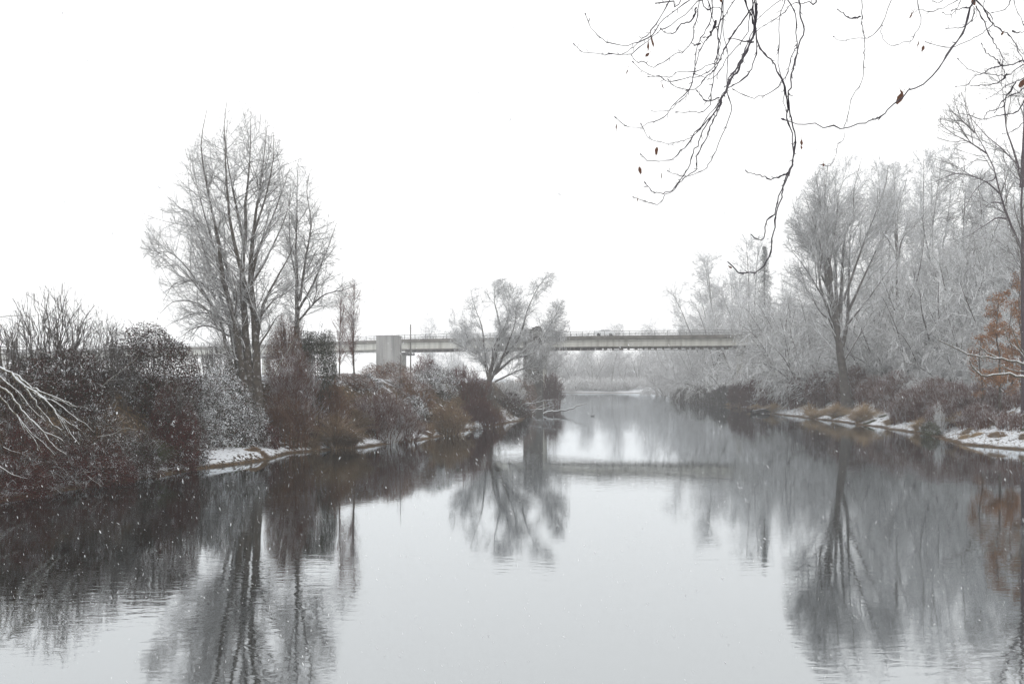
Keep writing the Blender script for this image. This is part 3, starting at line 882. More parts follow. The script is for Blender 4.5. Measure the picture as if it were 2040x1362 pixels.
bramble('bramble_mound', 'low red brown brambles at the corner of the bank by the dark water', 25, 38.8, 905, 170, 'bramble_red', leaf=0.07, dens=0.9, canes=50)
bramble('bramble_mound', 'dark brambles overhanging the water between the red corner and the snow ledge', 180, 43.6, 870, 190, 'bramble_red', leaf=0.08, dens=0.9, canes=50)
bramble('bramble_mound', 'small dark bramble hump at the water beside the green tuft', 275, 46.8, 850, 110, 'bramble', leaf=0.08, dens=1.0, canes=40)
bramble('snowy_brambles', 'snow covered bramble slope below the many trunked tree', 440, 60, 712, 150, 'bramble_snow', leaf=0.13, dens=0.9, canes=40, ry=4)
bramble('snowy_brambles', 'snow laden brambles just above the snow ledge', 478, 61.5, 775, 125, 'bramble_snow', leaf=0.11, dens=0.9, canes=40, ry=1.8)
bramble('snowy_brambles', 'snow capped brambles left of the trunk foot and right of the rounded mound', 410, 57, 735, 70, 'bramble_snow', leaf=0.11, dens=0.9, canes=30, ry=2.5)
twigbush('grey_thicket', 'low grey thicket behind the trunk foot under the lowest limb', 430, 68, 668, 120, 'greytwig', n=60, dens=4, r=0.02, tw=0.5, tip=0.01, basew=0.7)
bramble('ivy_thicket', 'tall dark green ivy covered thicket wrapped round the slender tree', 632, 69.5, 638, 92, 'ivy', leaf=0.12, dens=1.7, canes=40, ry=1.8, boxy=0.72)
bramble('ivy_thicket', 'brownish thicket of vines forming the other half of the ivy clump', 576, 69, 625, 100, 'rusty', leaf=0.09, dens=0.8, canes=160, ry=1.8, cmat='redtwig', boxy=0.72)
twigbush('red_shrub', 'dense reddish brown shrub in front of the ivy thicket', 585, 65.8, 690, 130, 'redtwig', n=90, dens=5, r=0.016, tw=0.45, basew=0.7)
twigbush('red_shrub', 'wide dark shrub hanging over the bank between snow ledge and tawny grass', 570, 64.5, 775, 120, 'rusty', n=110, dens=6, r=0.016, tw=0.4, basew=0.7)
bramble('bramble_mound', 'dark red bramble hump beside the right end of the snow ledge', 525, 62, 835, 80, 'bramble_red', leaf=0.10, dens=1.1, canes=30)
twigbush('red_shrub', 'snow flecked brown shrub right of the ivy thicket below the upright sapling', 655, 69, 750, 100, 'rusty', n=100, dens=6, r=0.016, tw=0.4, basew=0.7)
bramble('bramble_mound', 'snow dusted brown brambles under the upright sapling', 690, 78, 742, 120, 'rusty', leaf=0.11, dens=0.9, canes=60)
grass('tawny_grass', 'tawny brown grass hump with a snow cap hanging over the water', 690, 68.5, 860, 95, 'tawny', n=4200, droop=1.3)
grass('tawny_grass', 'golden brown grass behind the snow capped hump', 655, 67, 825, 120, 'tawny', n=4200, droop=1.2)
grass('tawny_grass', 'loose ochre grass on the slope below the ivy thicket', 645, 66.3, 806, 120, 'tawny', n=3000, droop=1.2)
grass('tawny_grass', 'tan grass spilling down the bank beside the big maroon shrub', 722, 72, 822, 60, 'tawny', n=2400, droop=1.2)
grass('tawny_grass', 'low tawny grass along the water right of the snow ledge', 615, 64.5, 875, 110, 'tawny', n=3600, droop=1.3)
grass('tawny_grass', 'greenish brown grass tuft at the lower end of the snow ledge', 510, 58.2, 903, 50, 'tawny', n=1800, droop=1.2)
grass('green_grass', 'small green tuft at the water beside the narrow snow streak', 310, 48.9, 880, 60, 'greengrass', n=1800, droop=1.2)
grass('green_grass', 'yellow green grass sprinkled on the snow ledge', 462, 59, 888, 60, 'greengrass', n=500, droop=1.2)
twigbush('red_shrub', 'big maroon twiggy shrub leaning over the water below the pier bank', 755, 73.5, 768, 150, 'redtwig', n=170, dens=6, r=0.015, tw=0.42, basew=0.55)
twigbush('red_shrub', 'smaller maroon shrub at the water foot of the big maroon one', 800, 74.5, 800, 110, 'redtwig', n=120, dens=6, r=0.014, tw=0.38, basew=0.55)
twigbush('frosted_shrub', 'little white frosted shrub low at the water edge', 778, 72.8, 840, 60, 'twig_frost', n=50, dens=4, r=0.012, tw=0.35, basew=0.4)
bramble('bramble_mound', 'rusty bramble hump on the bank crest just right of the concrete pier', 770, 90, 718, 130, 'rusty', leaf=0.13, dens=0.9, canes=60)
bramble('bramble_mound', 'pinkish brown brambles halfway down the slope below the concrete pier', 815, 86, 738, 110, 'rusty', leaf=0.12, dens=0.9, canes=50)
bramble('snowy_brambles', 'white snow covered brambles on the crest right of the utility pole', 865, 96, 722, 110, 'bramble_snow', leaf=0.16, dens=0.9, canes=30)
bramble('snowy_brambles', 'snow covered brambles between the upright sapling and the big maroon shrub', 722, 80, 742, 90, 'bramble_snow', leaf=0.13, dens=0.9, canes=30)
bramble('snowy_brambles', 'snow covered dark rocks and brambles between maroon shrub and golden shrub', 828, 84, 782, 75, 'bramble_snow', leaf=0.14, dens=0.8, canes=20)
twigbush('tawny_shrub', 'round golden brown shrub at the water below the snowy slope', 893, 84.5, 800, 105, 'tawny', n=190, dens=7, r=0.014, tw=0.4, basew=0.5)
twigbush('tawny_shrub', 'smaller yellowish shrub between golden shrub and maroon shrub', 850, 80.5, 838, 50, 'tawny', n=80, dens=6, r=0.014, tw=0.35, basew=0.5)
twigbush('grey_thicket', 'grey brown thicket on the crest left of the spreading tree', 925, 104, 728, 110, 'redtwig_mist', n=110, dens=5, r=0.022, tw=0.5, tip=0.01, basew=0.7)
twigbush('grey_thicket', 'grey twiggy bush at the foot of the spreading tree', 955, 112, 758, 110, 'greytwig', n=120, dens=5, r=0.022, tw=0.5, tip=0.01, basew=0.7)
twigbush('red_shrub', 'dusty red shrub sloping to the water right of the golden shrub', 955, 99, 792, 100, 'redtwig_mist', n=130, dens=6, r=0.018, tw=0.45, tip=0.008, basew=0.6)
twigbush('red_shrub', 'low pale red shrub at the water between snow lumps and dark tip', 985, 102, 815, 60, 'rusty', n=100, dens=6, r=0.018, tw=0.4, tip=0.008, basew=0.6)
bramble('snowy_brambles', 'two small snow lumps on brambles at the water edge', 950, 94.3, 838, 26, 'bramble_snow', leaf=0.12, dens=1.0, canes=6)
bramble('bramble_mound', 'dark bramble slope running down from the spreading tree to the water tip', 1010, 120, 775, 90, 'bramble', leaf=0.15, dens=1.0, canes=50)
bramble('bramble_mound', 'dark tip of the bank brambles next to the driftwood pile', 1035, 128, 800, 50, 'bramble', leaf=0.15, dens=1.0, canes=30)
bramble('bramble_mound', 'dull reddish bramble patch in front of the dark old pier', 1040, 150, 745, 70, 'rusty', leaf=0.18, dens=0.9, canes=60, ry=3)
twigbush('frosted_shrub', 'white frosted bush between the spreading tree trunk and the dark old pier', 1015, 145, 752, 70, 'twig_frost', n=90, dens=4, r=0.022, tw=0.6, tip=0.012, basew=0.6)
twigbush('frosted_shrub', 'pale frosted bush under the bridge girder behind the crest', 900, 150, 715, 120, 'twig_frost', n=100, dens=3, r=0.024, tw=0.7, tip=0.014, basew=0.7)
twigbush('grey_thicket', 'small rounded bush on the crest right of the utility pole under the girder', 845, 112, 706, 60, 'redtwig_mist', n=70, dens=5, r=0.02, tw=0.5, tip=0.01, basew=0.6)
twigbush('frosted_shrub', 'misty bush beside the light bridge column at the water', 1100, 178, 735, 55, 'redtwig_mist', n=70, dens=3.5, r=0.03, tw=0.7, tip=0.016, basew=0.6)

# drooping snowy branches, leaning in from a tree standing just outside the view
def tr(pts, ox, oy, k): return [(ox+x*k, oy+y*k) for x, y in pts]
def line_tree(name, label, d, lines, r0s, mat, base, cat='tree', dj=1.0, group=None, side=None, spur=0.0, part='branch'):
    org = np.array(base, float)
    root = empty(name, org, label, cat, group)
    for i, ln in enumerate(lines):
        dd = d + rng.uniform(-dj, dj)
        pts = [W(p[0], p[1], (p[2] if len(p) > 2 else dd)) for p in ln]
        n = max(8, len(pts)*3)
        P_ = resample(pts, n)
        u = np.linspace(0,1,n)
        r = r0s[i] if hasattr(r0s,'__len__') else r0s
        R_ = r*(1-0.7*u)
        P_ += rng.normal(0, r*0.35, P_.shape)*np.minimum(1, u*5)[:,None]
        ch = [tubes(P_, R_, 5)]
        if side:
            S_ = grow(P_[None], R_[None], **side); ch.append(tubes(S_[0], S_[1], 3))
            if spur:
                S2 = grow(S_[0], S_[1], dens=spur, t0=0.1, t1=1, ang=35, asd=10, ln=0.3, r=0.008, rtip=0.005, npts=3, wob=0.1)
                ch.append(tubes(S2[0], S2[1], 3))
        mesh_obj(part, ch, [M[mat]], root, org)
    return root
Z1 = lambda p: tr(p, 0, 560, 0.3232)
drl = [Z1([(-160,470),(-60,505),(0,535),(60,568),(150,650),(200,720),(260,800),(310,870),(380,915)]),
    Z1([(-160,470),(-60,505),(0,533),(80,570),(150,620),(220,665),(300,700),(400,740),(470,775)]),
    Z1([(60,565),(160,650),(230,700),(330,740),(400,790),(460,840),(530,880)]),
    Z1([(160,650),(260,710),(340,800),(400,880),(450,960),(490,1000)]),
    Z1([(-160,560),(-80,600),(0,655),(60,690),(120,770),(190,850),(260,920),(330,950),(390,980)]),
    Z1([(190,850),(250,910),(300,980),(350,1030),(410,1065)]),
    Z1([(-120,560),(0,700),(40,760),(100,820),(150,900),(200,960),(260,1060)]),
    Z1([(100,820),(180,920),(260,990),(330,1060)]),
    Z1([(230,700),(300,750),(360,830),(440,880),(500,920)]),
    Z1([(200,670),(300,705),(390,745),(440,770),(490,775)]),
    Z1([(0,590),(60,640),(130,700),(200,790),(280,860)])]
root = line_tree('drooping_tree', 'snow coated drooping branches fanning down over the brambles at the picture edge', 36.5, drl,
    [0.07,0.065,0.05,0.045,0.06,0.04,0.045,0.035,0.035,0.035,0.04], 'snowlimb', (-26.5,36.5,2.5), dj=0.5,
    side=dict(dens=1.3, t0=0.35, t1=1.0, ang=22, asd=7, ln=1.1, r=0.018, rtip=0.007, npts=5, trop=-0.12, bend=-0.05, wob=0.05))
tp = resample([(-26.5,36.5,2.3),(-26.3,36.5,5.0),(-25.2,36.5,7.2),(-23.5,36.5,7.0),(-21.4,36.5,5.6)], 14)
mesh_obj('trunk', [tubes(tp, np.linspace(0.25,0.08,14), 8)], [M['bark']], root, (-26.5,36.5,2.5))
line_tree('fallen_branch', 'long pale bent branch lying across the grey shrub at the picture edge', 47.5, [Z1([(-60,400),(0,405),(130,403),(200,420),(250,435),(320,455),(345,500)]), Z1([(150,405),(230,402),(310,422)])], [0.03,0.02], 'snowlimb', W(20,700,47.5), cat='branch', side=dict(dens=1.0,t0=.3,t1=1,ang=35,asd=8,ln=0.6,r=.01,rtip=.006,npts=4))
line_tree('fallen_branch', 'pale thin branch curving out high over the airy shrub at the picture edge', 46, [Z1([(-60,230),(0,220),(60,212),(190,215),(280,200)])], [0.025], 'snowlimb', W(-15,640,46), cat='branch')
line_tree('fallen_branch', 'forked pale branch leaning on the rounded bramble mound', 49, [Z1([(620,665),(670,610),(740,560),(830,480),(860,440)]), Z1([(670,610),(740,605),(810,592)])], [0.03,0.015], 'snowlimb', W(201,775,49), cat='branch')
line_tree('fallen_branch', 'arched bare branch over the top of the dark bramble mass', 49.5, [Z1([(430,480),(520,430),(600,415),(700,412),(780,435)])], [0.022], 'snowlimb', W(140,715,49.5), cat='branch')
line_tree('fallen_branch', 'short snowy branch lying low on the brambles above the overhang', 44, [Z1([(600,960),(700,940),(770,908),(840,912)])], [0.022], 'snowlimb', W(200,870,44), cat='branch')
line_tree('fallen_branch', 'dark broken twigs lying near the water under the drooping branches', 39.5, [Z1([(190,1135),(270,1115),(310,1110)]), Z1([(270,1200),(300,1250),(330,1290)]), Z1([(520,1180),(610,1165)]), Z1([(540,1200),(630,1265)])], [0.012]*4, 'snowlimb', W(80,930,39.5), cat='branch')
line_tree('fallen_branch', 'snow topped branch lying on the red brambles at the picture edge', 38, [Z1([(-20,1130),(60,1180),(120,1205),(170,1215)]), Z1([(20,1020),(70,1045),(125,1060)])], [0.03,0.02], 'snowlimb', W(5,930,38), cat='branch')
line_tree('fallen_branch', 'pale leaning sapling pole crossing the ivy thicket', 65, [[(546,747),(560,720),(577,693),(590,670),(594,650),(600,600)]], [0.035], 'snowlimb', W(546,747,65), cat='branch', side=dict(dens=.8,t0=.3,t1=1,ang=40,asd=8,ln=0.9,r=.01,rtip=.006,npts=4))

# driftwood at the tip of the bank
def dead(name, label, d, lines, r, mat='deadwood', side=True, base=None):
    return line_tree(name, label, d, lines, r, mat, base if base is not None else W(lines[0][0][0], lines[0][0][1], d), cat='driftwood', dj=0.4,
        side=dict(dens=1.0,t0=.15,t1=.95,ang=45,asd=15,ln=1.3,r=.03,rtip=.012,npts=4,wob=.1,trop=.1) if side else None)
dead('driftwood_log', 'snow topped driftwood log reaching out over the water from the pile', 136, [[(1082,824),(1092,820),(1108,819),(1125,817),(1140,813),(1150,808),(1168,805)],[(1076,831),(1084,826),(1094,820)]], [0.19,0.12], side=False)
dead('driftwood_pile', 'tangle of snowy dead branches piled at the tip of the bank', 138,
    [[(1040,806),(1060,803),(1080,799),(1108,795)],[(1048,817),(1070,815),(1090,812),(1104,806)],[(1045,812),(1062,800),(1075,790),(1078,788)],
     [(1060,822),(1075,815),(1095,815),(1106,812)],[(1082,818),(1090,806),(1096,798),(1101,812)],[(1068,815),(1080,808),(1095,804),(1100,797)],
     [(1042,820),(1052,827),(1063,824),(1070,818)],[(1090,818),(1096,808),(1092,800)],[(1055,806),(1048,798),(1042,796)]],
    [0.13,0.12,0.08,0.12,0.08,0.08,0.08,0.07,0.06])
dead('driftwood_stub', 'tiny dark stick poking out of the river beyond the driftwood log', 130, [[(1176,830),(1181,829),(1185,826)]], [0.1], 'log', side=False)

# ------------------------------------------------------------------ RIGHT BANK
R1 = dict(dens=1.7, t0=0.2, t1=1.0, ang=40, asd=14, ln=7.0, r=0.08, rtip=0.02, npts=9, trop=0.2, bend=0.06, wob=0.11, out=0.5, lfall=0.45)
R2 = dict(dens=2.2, t0=0.12, t1=1.0, ang=46, asd=16, ln=2.8, r=0.034, rtip=0.014, npts=6, trop=0.1, bend=0.04, wob=0.16, lfall=0.4)
R3 = dict(dens=2.7, t0=0.1, t1=1.0, ang=48, asd=18, ln=1.1, r=0.018, rtip=0.010, npts=4, trop=0.08, wob=0.2, lfall=0.4)
envE = [(305,1690,1750),(335,1620,1772),(400,1582,1785),(450,1562,1790),(520,1556,1792),(600,1562,1780),(680,1590,1750),(720,1640,1720)]
Z2 = lambda p: tr(p, 1540, 280, 0.2056)
hero_tree('fan_crowned_tree', 'towering frosted tree with trunks fanning out above the maroon shrubs', 118, (1687,800),
    [[(1690,800),(1680,740),(1668,660),(1655,590)]+Z2([(530,1300),(535,1180),(535,1000),(520,720),(500,500),(505,300)]),
     [(1660,620)]+Z2([(500,1350),(480,1180),(440,1080),(350,1000),(210,870),(90,790)]),
     [(1658,610)]+Z2([(520,1250),(480,1000),(420,880),(390,650),(380,400)]),
     [(1660,615)]+Z2([(545,1220),(590,950),(620,700),(640,500),(720,330)]),
     [(1668,650)]+Z2([(640,1350),(650,1150),(650,900),(700,620),(830,520),(900,300)]),
     [(1672,660)]+Z2([(690,1350),(710,1150),(750,880),(840,680),(850,450),(960,80)]),
     [(1678,690),(1690,640)]+Z2([(760,1300),(780,1050),(790,900),(880,780),(1000,600)]),
     [(1658,600)]+Z2([(530,1200),(500,900),(470,600),(490,300)]),
     [(1665,650),(1640,600)]+Z2([(420,1350),(430,1150),(400,1000),(250,620)]),
     [(1672,700),(1655,640),(1635,620),(1600,560),(1570,540)],
     [(1680,720),(1720,660),(1745,620),(1775,600)],
     [(1655,590),(1620,500),(1590,420),(1585,390)],[(1658,560),(1635,450),(1615,370),(1620,345)],[(1690,620),(1730,520),(1765,440),(1775,400)],[(1680,600),(1715,480),(1745,390),(1750,340)],[(1650,610),(1610,540),(1580,500),(1562,490)],[(1685,650),(1730,590),(1770,530),(1788,510)]],
    envE, [0.75,0.28,0.28,0.3,0.33,0.35,0.3,0.22,0.25,0.16,0.16,0.18,0.18,0.2,0.2,0.15,0.16], ('bark_mist','twig_frost'), R1, R2, R3, dk=0.7, spread=0.2, tipr=0.02)
envF = [(325,1765,1810),(350,1745,1850),(420,1725,1880),(500,1715,1890),(600,1730,1870)]
hero_tree('bare_tree', 'misty upright tree with a forked trunk beside the fan crowned tree', 140, (1790,790),
    [[(1792,790),(1790,640),(1787,560),(1786,480),(1782,400),(1785,335)],
     [(1788,530)]+Z2([(1250,980),(1320,880),(1440,760),(1560,600)]),
     [(1788,520)]+Z2([(1150,1000),(1080,900),(1040,760),(1000,660)]),
     [(1787,500)]+Z2([(1210,850),(1230,650),(1300,420),(1330,300)]),
     [(1787,520)]+Z2([(1180,850),(1120,700),(1050,620),(1020,450)]),
     [(1800,620),(1830,560),(1850,480),(1855,400)]],
    envF, [0.42,0.2,0.16,0.18,0.15,0.16], ('bark_mist','twig_frost'), R1, R2, R3, dk=0.8, spread=0.2, tipr=0.02)
envG = [(335,1835,1870),(360,1820,1905),(450,1800,1935),(560,1800,1940)]
hero_tree('bare_tree', 'faint feathery tree behind the forked one with its top dissolving in mist', 165, (1860,780),
    [[(1862,780),(1860,600),(1858,480),(1855,350)],[(1860,560),(1880,470),(1890,370)],[(1858,540),(1838,450),(1830,370)]],
    envG, [0.35,0.18,0.18], ('bark_mist','twig_frost'), dict(R1,ln=6,trop=.5), R2, R3, dk=0.8, tipr=0.025)
Z3 = lambda p: tr(p, 1840, 80, 0.2937)
envH = [(90,1990,2200),(140,1940,2200),(210,1885,2200),(260,1860,2200),(330,1860,2200),(400,1870,2180),(470,1900,2150),(600,1960,2140)]
H1 = dict(dens=1.6, t0=0.25, t1=1.0, ang=40, asd=12, ln=4.2, r=0.05, rtip=0.014, npts=8, trop=0.15, bend=0.02, wob=0.09, lfall=0.4)
H2 = dict(dens=2.4, t0=0.12, t1=1.0, ang=40, asd=12, ln=1.8, r=0.022, rtip=0.010, npts=6, trop=0.1, wob=0.12, lfall=0.4)
H3 = dict(dens=3, t0=0.1, t1=1.0, ang=42, asd=14, ln=0.8, r=0.013, rtip=0.008, npts=4, trop=0.1, wob=0.12, lfall=0.4)
hero_tree('leaning_birch', 'leaning violet grey birch with arching side limbs at the picture edge', 78, (2062,860),
    [[(2062,860),(2060,700),(2045,560),(2030,480)]+Z3([(610,1290),(540,1120),(515,1040),(490,910),(430,770),(350,630),(300,480),(250,350)]),
     Z3([(515,1040),(440,975),(380,945),(300,915),(210,910),(100,950),(0,1000)]),
     Z3([(430,770),(320,700),(220,650),(150,605),(80,575)]),
     Z3([(350,630),(260,540),(200,480),(160,420)]),
     Z3([(430,820),(360,815),(290,850),(230,890)]),
     Z3([(560,1210),(500,1205),(440,1240),(360,1290),(290,1340)]),
     Z3([(545,1110),(470,1100),(410,1140),(380,1180)]),
     Z3([(490,910),(470,950),(400,970),(330,1040),(270,1150)])],
    envH, [0.27,0.07,0.08,0.07,0.04,0.08,0.06,0.05], ('bark_birch','twig'), H1, H2, H3, dk=0.6, spread=0.1, tipr=0.012)
hero_tree('tall_birch', 'tall straight reddish trunked birch cut by the picture edge', 74, (2043,870),
    [[(2043,870),(2040,700),(2037,560)]+Z3([(668,1300),(664,1100),(662,900),(600,810),(540,740),(470,690),(350,560),(250,420)]),
     Z3([(665,1000),(672,700),(680,400),(690,150),(700,-100)]),
     Z3([(650,880),(600,720),(560,600),(540,400),(520,250)]),
     Z3([(668,800),(720,600),(740,400),(720,100)]),
     [(2040,520),(2060,440),(2100,360),(2110,250)]],
    envH, [0.3,0.2,0.09,0.12,0.12], ('bark_birch','twig'), H1, H2, H3, dk=0.6, spread=0.1, tipr=0.012)

# overhanging snow covered limb at the right edge and its tree
root = line_tree('overhanging_limb_tree', 'snow topped limbs of a lichen covered tree reaching in low at the picture edge', 64,
    [[(2150,790),(2090,765),(2040,750),(2005,745),(1980,747),(1950,745),(1930,720)],
     [(2150,790),(2100,750),(2040,728),(2000,715),(1960,712),(1930,705),(1900,690),(1870,675)],
     [(1990,714),(1965,700),(1950,690),(1925,685)],[(2060,735),(2030,700),(2010,680),(2000,650)],
     [(2040,740),(2010,735),(1990,725),(1975,722)],[(2120,770),(2060,720),(2030,690),(2015,650)]],
    [0.16,0.13,0.06,0.07,0.06,0.09], 'snowlimb', (40.2,64,0.5), dj=0.6,
    side=dict(dens=1.6,t0=.2,t1=1,ang=38,asd=12,ln=1.5,r=.025,rtip=.01,npts=5,wob=.1,trop=-.02), spur=1.5)
tp = resample([(40.2,64,0.2),(40.3,64,2.5),(40.0,64,4.0),(40.8,64,8),(41.2,64,14)], 14)
mesh_obj('trunk', [tubes(tp, np.linspace(0.4,0.12,14), 8)], [M['bark']], root, (40.2,64,0.5))

# copper-leaved young beech
def copper(label, px, d, top, wpx, n=2600):
    n = int(n*3.0)
    SEED[0] += 1
    x, y, gz, zt, rx = place_of(px, d, top, wpx)
    org = np.array([x,y,gz])
    root = empty('copper_beech', org, label, 'tree')
    H = zt-gz
    P0 = resample([(x,y,gz-0.2),(x+0.1,y,gz+H*0.4),(x-0.2,y,gz+H*0.7),(x,y,gz+H*0.97)], 12, 0.03)[None]
    R0 = np.linspace(0.12,0.02,12)[None]
    ins = ell_fn((x,y,gz+H*0.58), rx, rx, H*0.44)
    A = grow(P0,R0,dens=4,t0=0.2,t1=1,ang=55,asd=12,ln=rx*1.2,r=.035,rtip=.012,npts=6,trop=.1,wob=.1,inside=ins)
    B_ = grow(A[0],A[1],dens=3,t0=.1,t1=1,ang=40,asd=12,ln=.9,r=.015,rtip=.007,npts=4,wob=.1,inside=ins)
    mesh_obj('trunk',[tubes(P0,R0,8)],[M['bark']],root,org)
    mesh_obj('branches',[tubes(A[0],A[1],4),tubes(B_[0],B_[1],3)],[M['twig']],root,org)
    k = rng.integers(0,len(B_[0]),n); j = rng.integers(1,4,n)
    LP = B_[0][k,j]+rng.normal(0,.14,(n,3))
    mesh_obj('foliage',[leaf_quads(LP,np.zeros_like(LP),0.13,0.0,SEED[0],0)],[M['copper']],root,org)
copper('young beech holding copper leaves among the white wood at the picture edge', 1990, 76, 585, 95, 2600)
copper('small sapling with a few orange leaves left of the copper beech', 1955, 82, 665, 60, 700)
copper('rusty leaved beech behind the copper one cut by the picture edge', 2035, 80, 540, 80, 2000)

copper('loose orange brown beech leaning behind the snow topped limb', 2015, 84, 600, 90, 1300)
# arching frosted understory trees: prototypes built once, copied through the wood
def frost_proto(seed, H, nst, lean, spread_r, droop, mat=('bark_mist','twig_frost'), dens=1.0, tip=0.014):
    global rng
    keep = rng; rng = np.random.default_rng(seed)
    a = rng.uniform(0,2*math.pi,nst); n = 14
    S, Rr = [], []
    for i in range(nst):
        ln = math.radians(rng.uniform(*lean)); D = np.array([math.cos(a[i])*math.sin(ln), math.sin(a[i])*math.sin(ln), math.cos(ln)])
        L = H*rng.uniform(0.75,1.08); p = np.array([rng.normal(0,.25), rng.normal(0,.25), -0.3]); pts=[p.copy()]
        for k in range(n-1):
            p = p + D*L/(n-1); pts.append(p.copy()); D = D + rng.normal(0,.05,3) + np.array([D[0]*.04,D[1]*.04,-droop*0.04*(k/6)]); D /= np.linalg.norm(D)
        S.append(pts); Rr.append(np.linspace(0.010*H+0.03, tip*1.3, n))
    S = np.array(S); Rr = np.array(Rr)
    A = grow(S,Rr,dens=2.4*dens,t0=.12,t1=1,ang=55,asd=14,ln=spread_r,r=.055,rtip=tip*1.2,npts=8,trop=.1,bend=-0.05*droop,wob=.07,lfall=.45)
    B_ = grow(A[0],A[1],dens=3.4,t0=.1,t1=1,ang=42,asd=12,ln=1.6,r=.024,rtip=tip,npts=5,trop=0,bend=-0.03*droop,wob=.1)
    C_ = grow(B_[0],B_[1],dens=3.8,t0=.1,t1=1,ang=42,asd=12,ln=.8,r=.018,rtip=tip*.85,npts=4,trop=0,wob=.12)
    rng = keep
    root = bpy.data.objects.new('frosted_tree', None)
    COL.objects.link(root)
    root['category'] = 'tree'
    mesh_obj('trunk',[tubes(S,Rr,6)],[M[mat[0]]],root,(0,0,0))
    mesh_obj('crown',[tubes(A[0],A[1],4,0),tubes(B_[0],B_[1],3,0),tubes(C_[0],C_[1],3,0)],[M[mat[1]]],root,(0,0,0))
    print('PROTO', seed, len(A[0]), len(B_[0]), len(C_[0]))
    return [root, H, False]
PR = [frost_proto(1, 9, 7, (8,50), 3.4, 1.2), frost_proto(2, 8, 8, (15,60), 3.2, 1.6), frost_proto(3, 12, 5, (4,35), 3.6, 0.7), frost_proto(4, 7, 9, (20,65), 3.0, 1.8),
      frost_proto(5, 16, 4, (3,22), 4.2, -0.3, dens=1.35), frost_proto(6, 20, 3, (2,16), 5.2, -0.6, dens=1.1, tip=0.018)]
LOOK = ['rounded arching','low wide drooping','slim many stemmed','low sprawling','upright twiggy','tall wispy']
ANCH = [(1530,'behind the dark half sunken log'),(1585,'behind the long straw grass strip'),(1660,'left of the fan crowned tree'),(1755,'just right of the fan crowned trunk'),
        (1830,'under the forked misty tree'),(1895,'above the dark green overhanging bush'),(1950,'behind the small orange leaved sapling'),(2020,'behind the copper beech'),(9999,'behind the straight birch at the picture edge')]
ANCH2 = [(1345,'where the far shore bends'),(1375,'over the hazy purple grey shrub'),(1415,'over the misty dark shrub under the bridge'),(1448,'above the bridge deck near its hidden end'),(9999,'behind the narrow conifer')]
WOOD = []
def put(k, px, d, top, label, group=None, wk=1.0, name=None):
    pr = PR[k]
    if d < 170: d = d*1.05+5
    c = W(px, top, d); gz = hgt(c[0], d)
    s = (c[2]-gz)/pr[1]/0.97
    wk = wk*min(1.0, 1.6/s)
    rz = rng.uniform(0, 2*math.pi)
    if not pr[2]:
        r = pr[0]; r.location = (c[0], d, gz-0.1); r.rotation_euler = (0,0,rz); r.scale = (s*wk,s*wk,s); r['label'] = label
        if group: r['group'] = group
        pr[2] = True
    else:
        r = copy_thing(pr[0], (c[0], d, gz-0.1), rz, (s*wk,s*wk,s), label, group)
        if not group and 'group' in r: del r['group']
    if group == GRP or group == GRP2:
        A_ = ANCH if group == GRP else ANCH2
        WOOD.append([r, ('frosted' if group == GRP else 'misty pale'), LOOK[k], next(t for m_, t in A_ if px < m_), top])
    return r
GRP = 'frosted trees of the river wood'
WL = 'snow frosted bare tree tangled into the wood on the wooded bank between the bridge and the picture edge'
# front row, leaning over the shrubs
for k, px, d, top in [(1,1555,156,600),(3,1570,146,640),(0,1570,135,570),(1,1610,128,640),(3,1640,124,680),(0,1740,114,560),(1,1770,112,620),(3,1725,116,660),
      (0,1820,106,590),(1,1850,103,640),(2,1880,106,520),(3,1900,96,660),(0,1940,94,600),(1,1975,90,640),(3,2010,86,680),(2,1990,96,520),(0,2045,84,600),
      (2,1835,118,500),(2,1765,124,560),(4,1930,112,430),(4,1985,110,400),(4,2040,104,420),(2,1575,160,560),(2,1590,150,560),(0,1560,175,590),(1,1560,172,650),(3,1575,160,690),(4,1560,172,580),
      (4,1890,128,420),(2,1700,130,620),(4,1640,150,560),(2,1930,104,560),(2,2070,92,480),(4,2090,110,400),(1,1800,110,700),(3,1860,100,720),(3,1680,120,700),(0,1925,98,680),
      (5,1960,140,380),(5,2040,140,350),(5,1900,150,400),
      (5,1740,165,370),(5,1820,160,350),(4,1690,150,520),(4,1780,135,500),(4,1860,125,470),(5,1990,130,360),(4,1600,165,560),(4,2010,125,380),(4,1955,120,440)]:
    put(k, px, d, top, WL, GRP, wk=1.0 if k < 4 else 0.9)
# beyond the bridge
GRP2 = 'misty trees beyond the bridge'
WL2 = 'pale misty tree beyond the bridge on the far wooded shore'
for k, px, d, top in [(0,1470,215,600),(2,1440,225,580),(4,1420,240,570),(1,1410,235,660),(3,1440,212,700),(5,1480,240,500),(5,1420,250,530),(0,1385,255,640),(2,1400,270,600),(3,1370,265,700),
      (1,1350,290,690),(2,1345,310,660),(4,1340,330,640),(3,1330,320,720),(0,1310,345,690),(4,1510,250,560),(5,1450,300,560),(0,1450,250,640),(2,1480,230,640),(2,1370,300,650)]:
    put(k, px, d, top, WL2, GRP2)
GRP3 = 'faint trees at the river bend'
WL3 = 'very faint bare tree fading into the haze at the river bend'
for i in range(30):
    px = 1085 + i*9.5 + rng.uniform(-6,6); k = [0,2,4,5,2,4][i % 6]; d = 408+rng.uniform(0,45)
    put(k, px, d, {0:712,2:700,4:684,5:668}[k]+rng.uniform(-12,12), WL3, GRP3, wk=1.15)
for i in range(16):
    put(3 if i % 2 else 1, 1098+i*15+rng.uniform(-4,4), 399+rng.uniform(0,6), 748+rng.uniform(-8,10), 'low hazy shrub along the snowy shore at the river bend', 'hazy shrubs at the river bend', wk=1.5)
GRP4 = 'faint trees behind the viaduct'
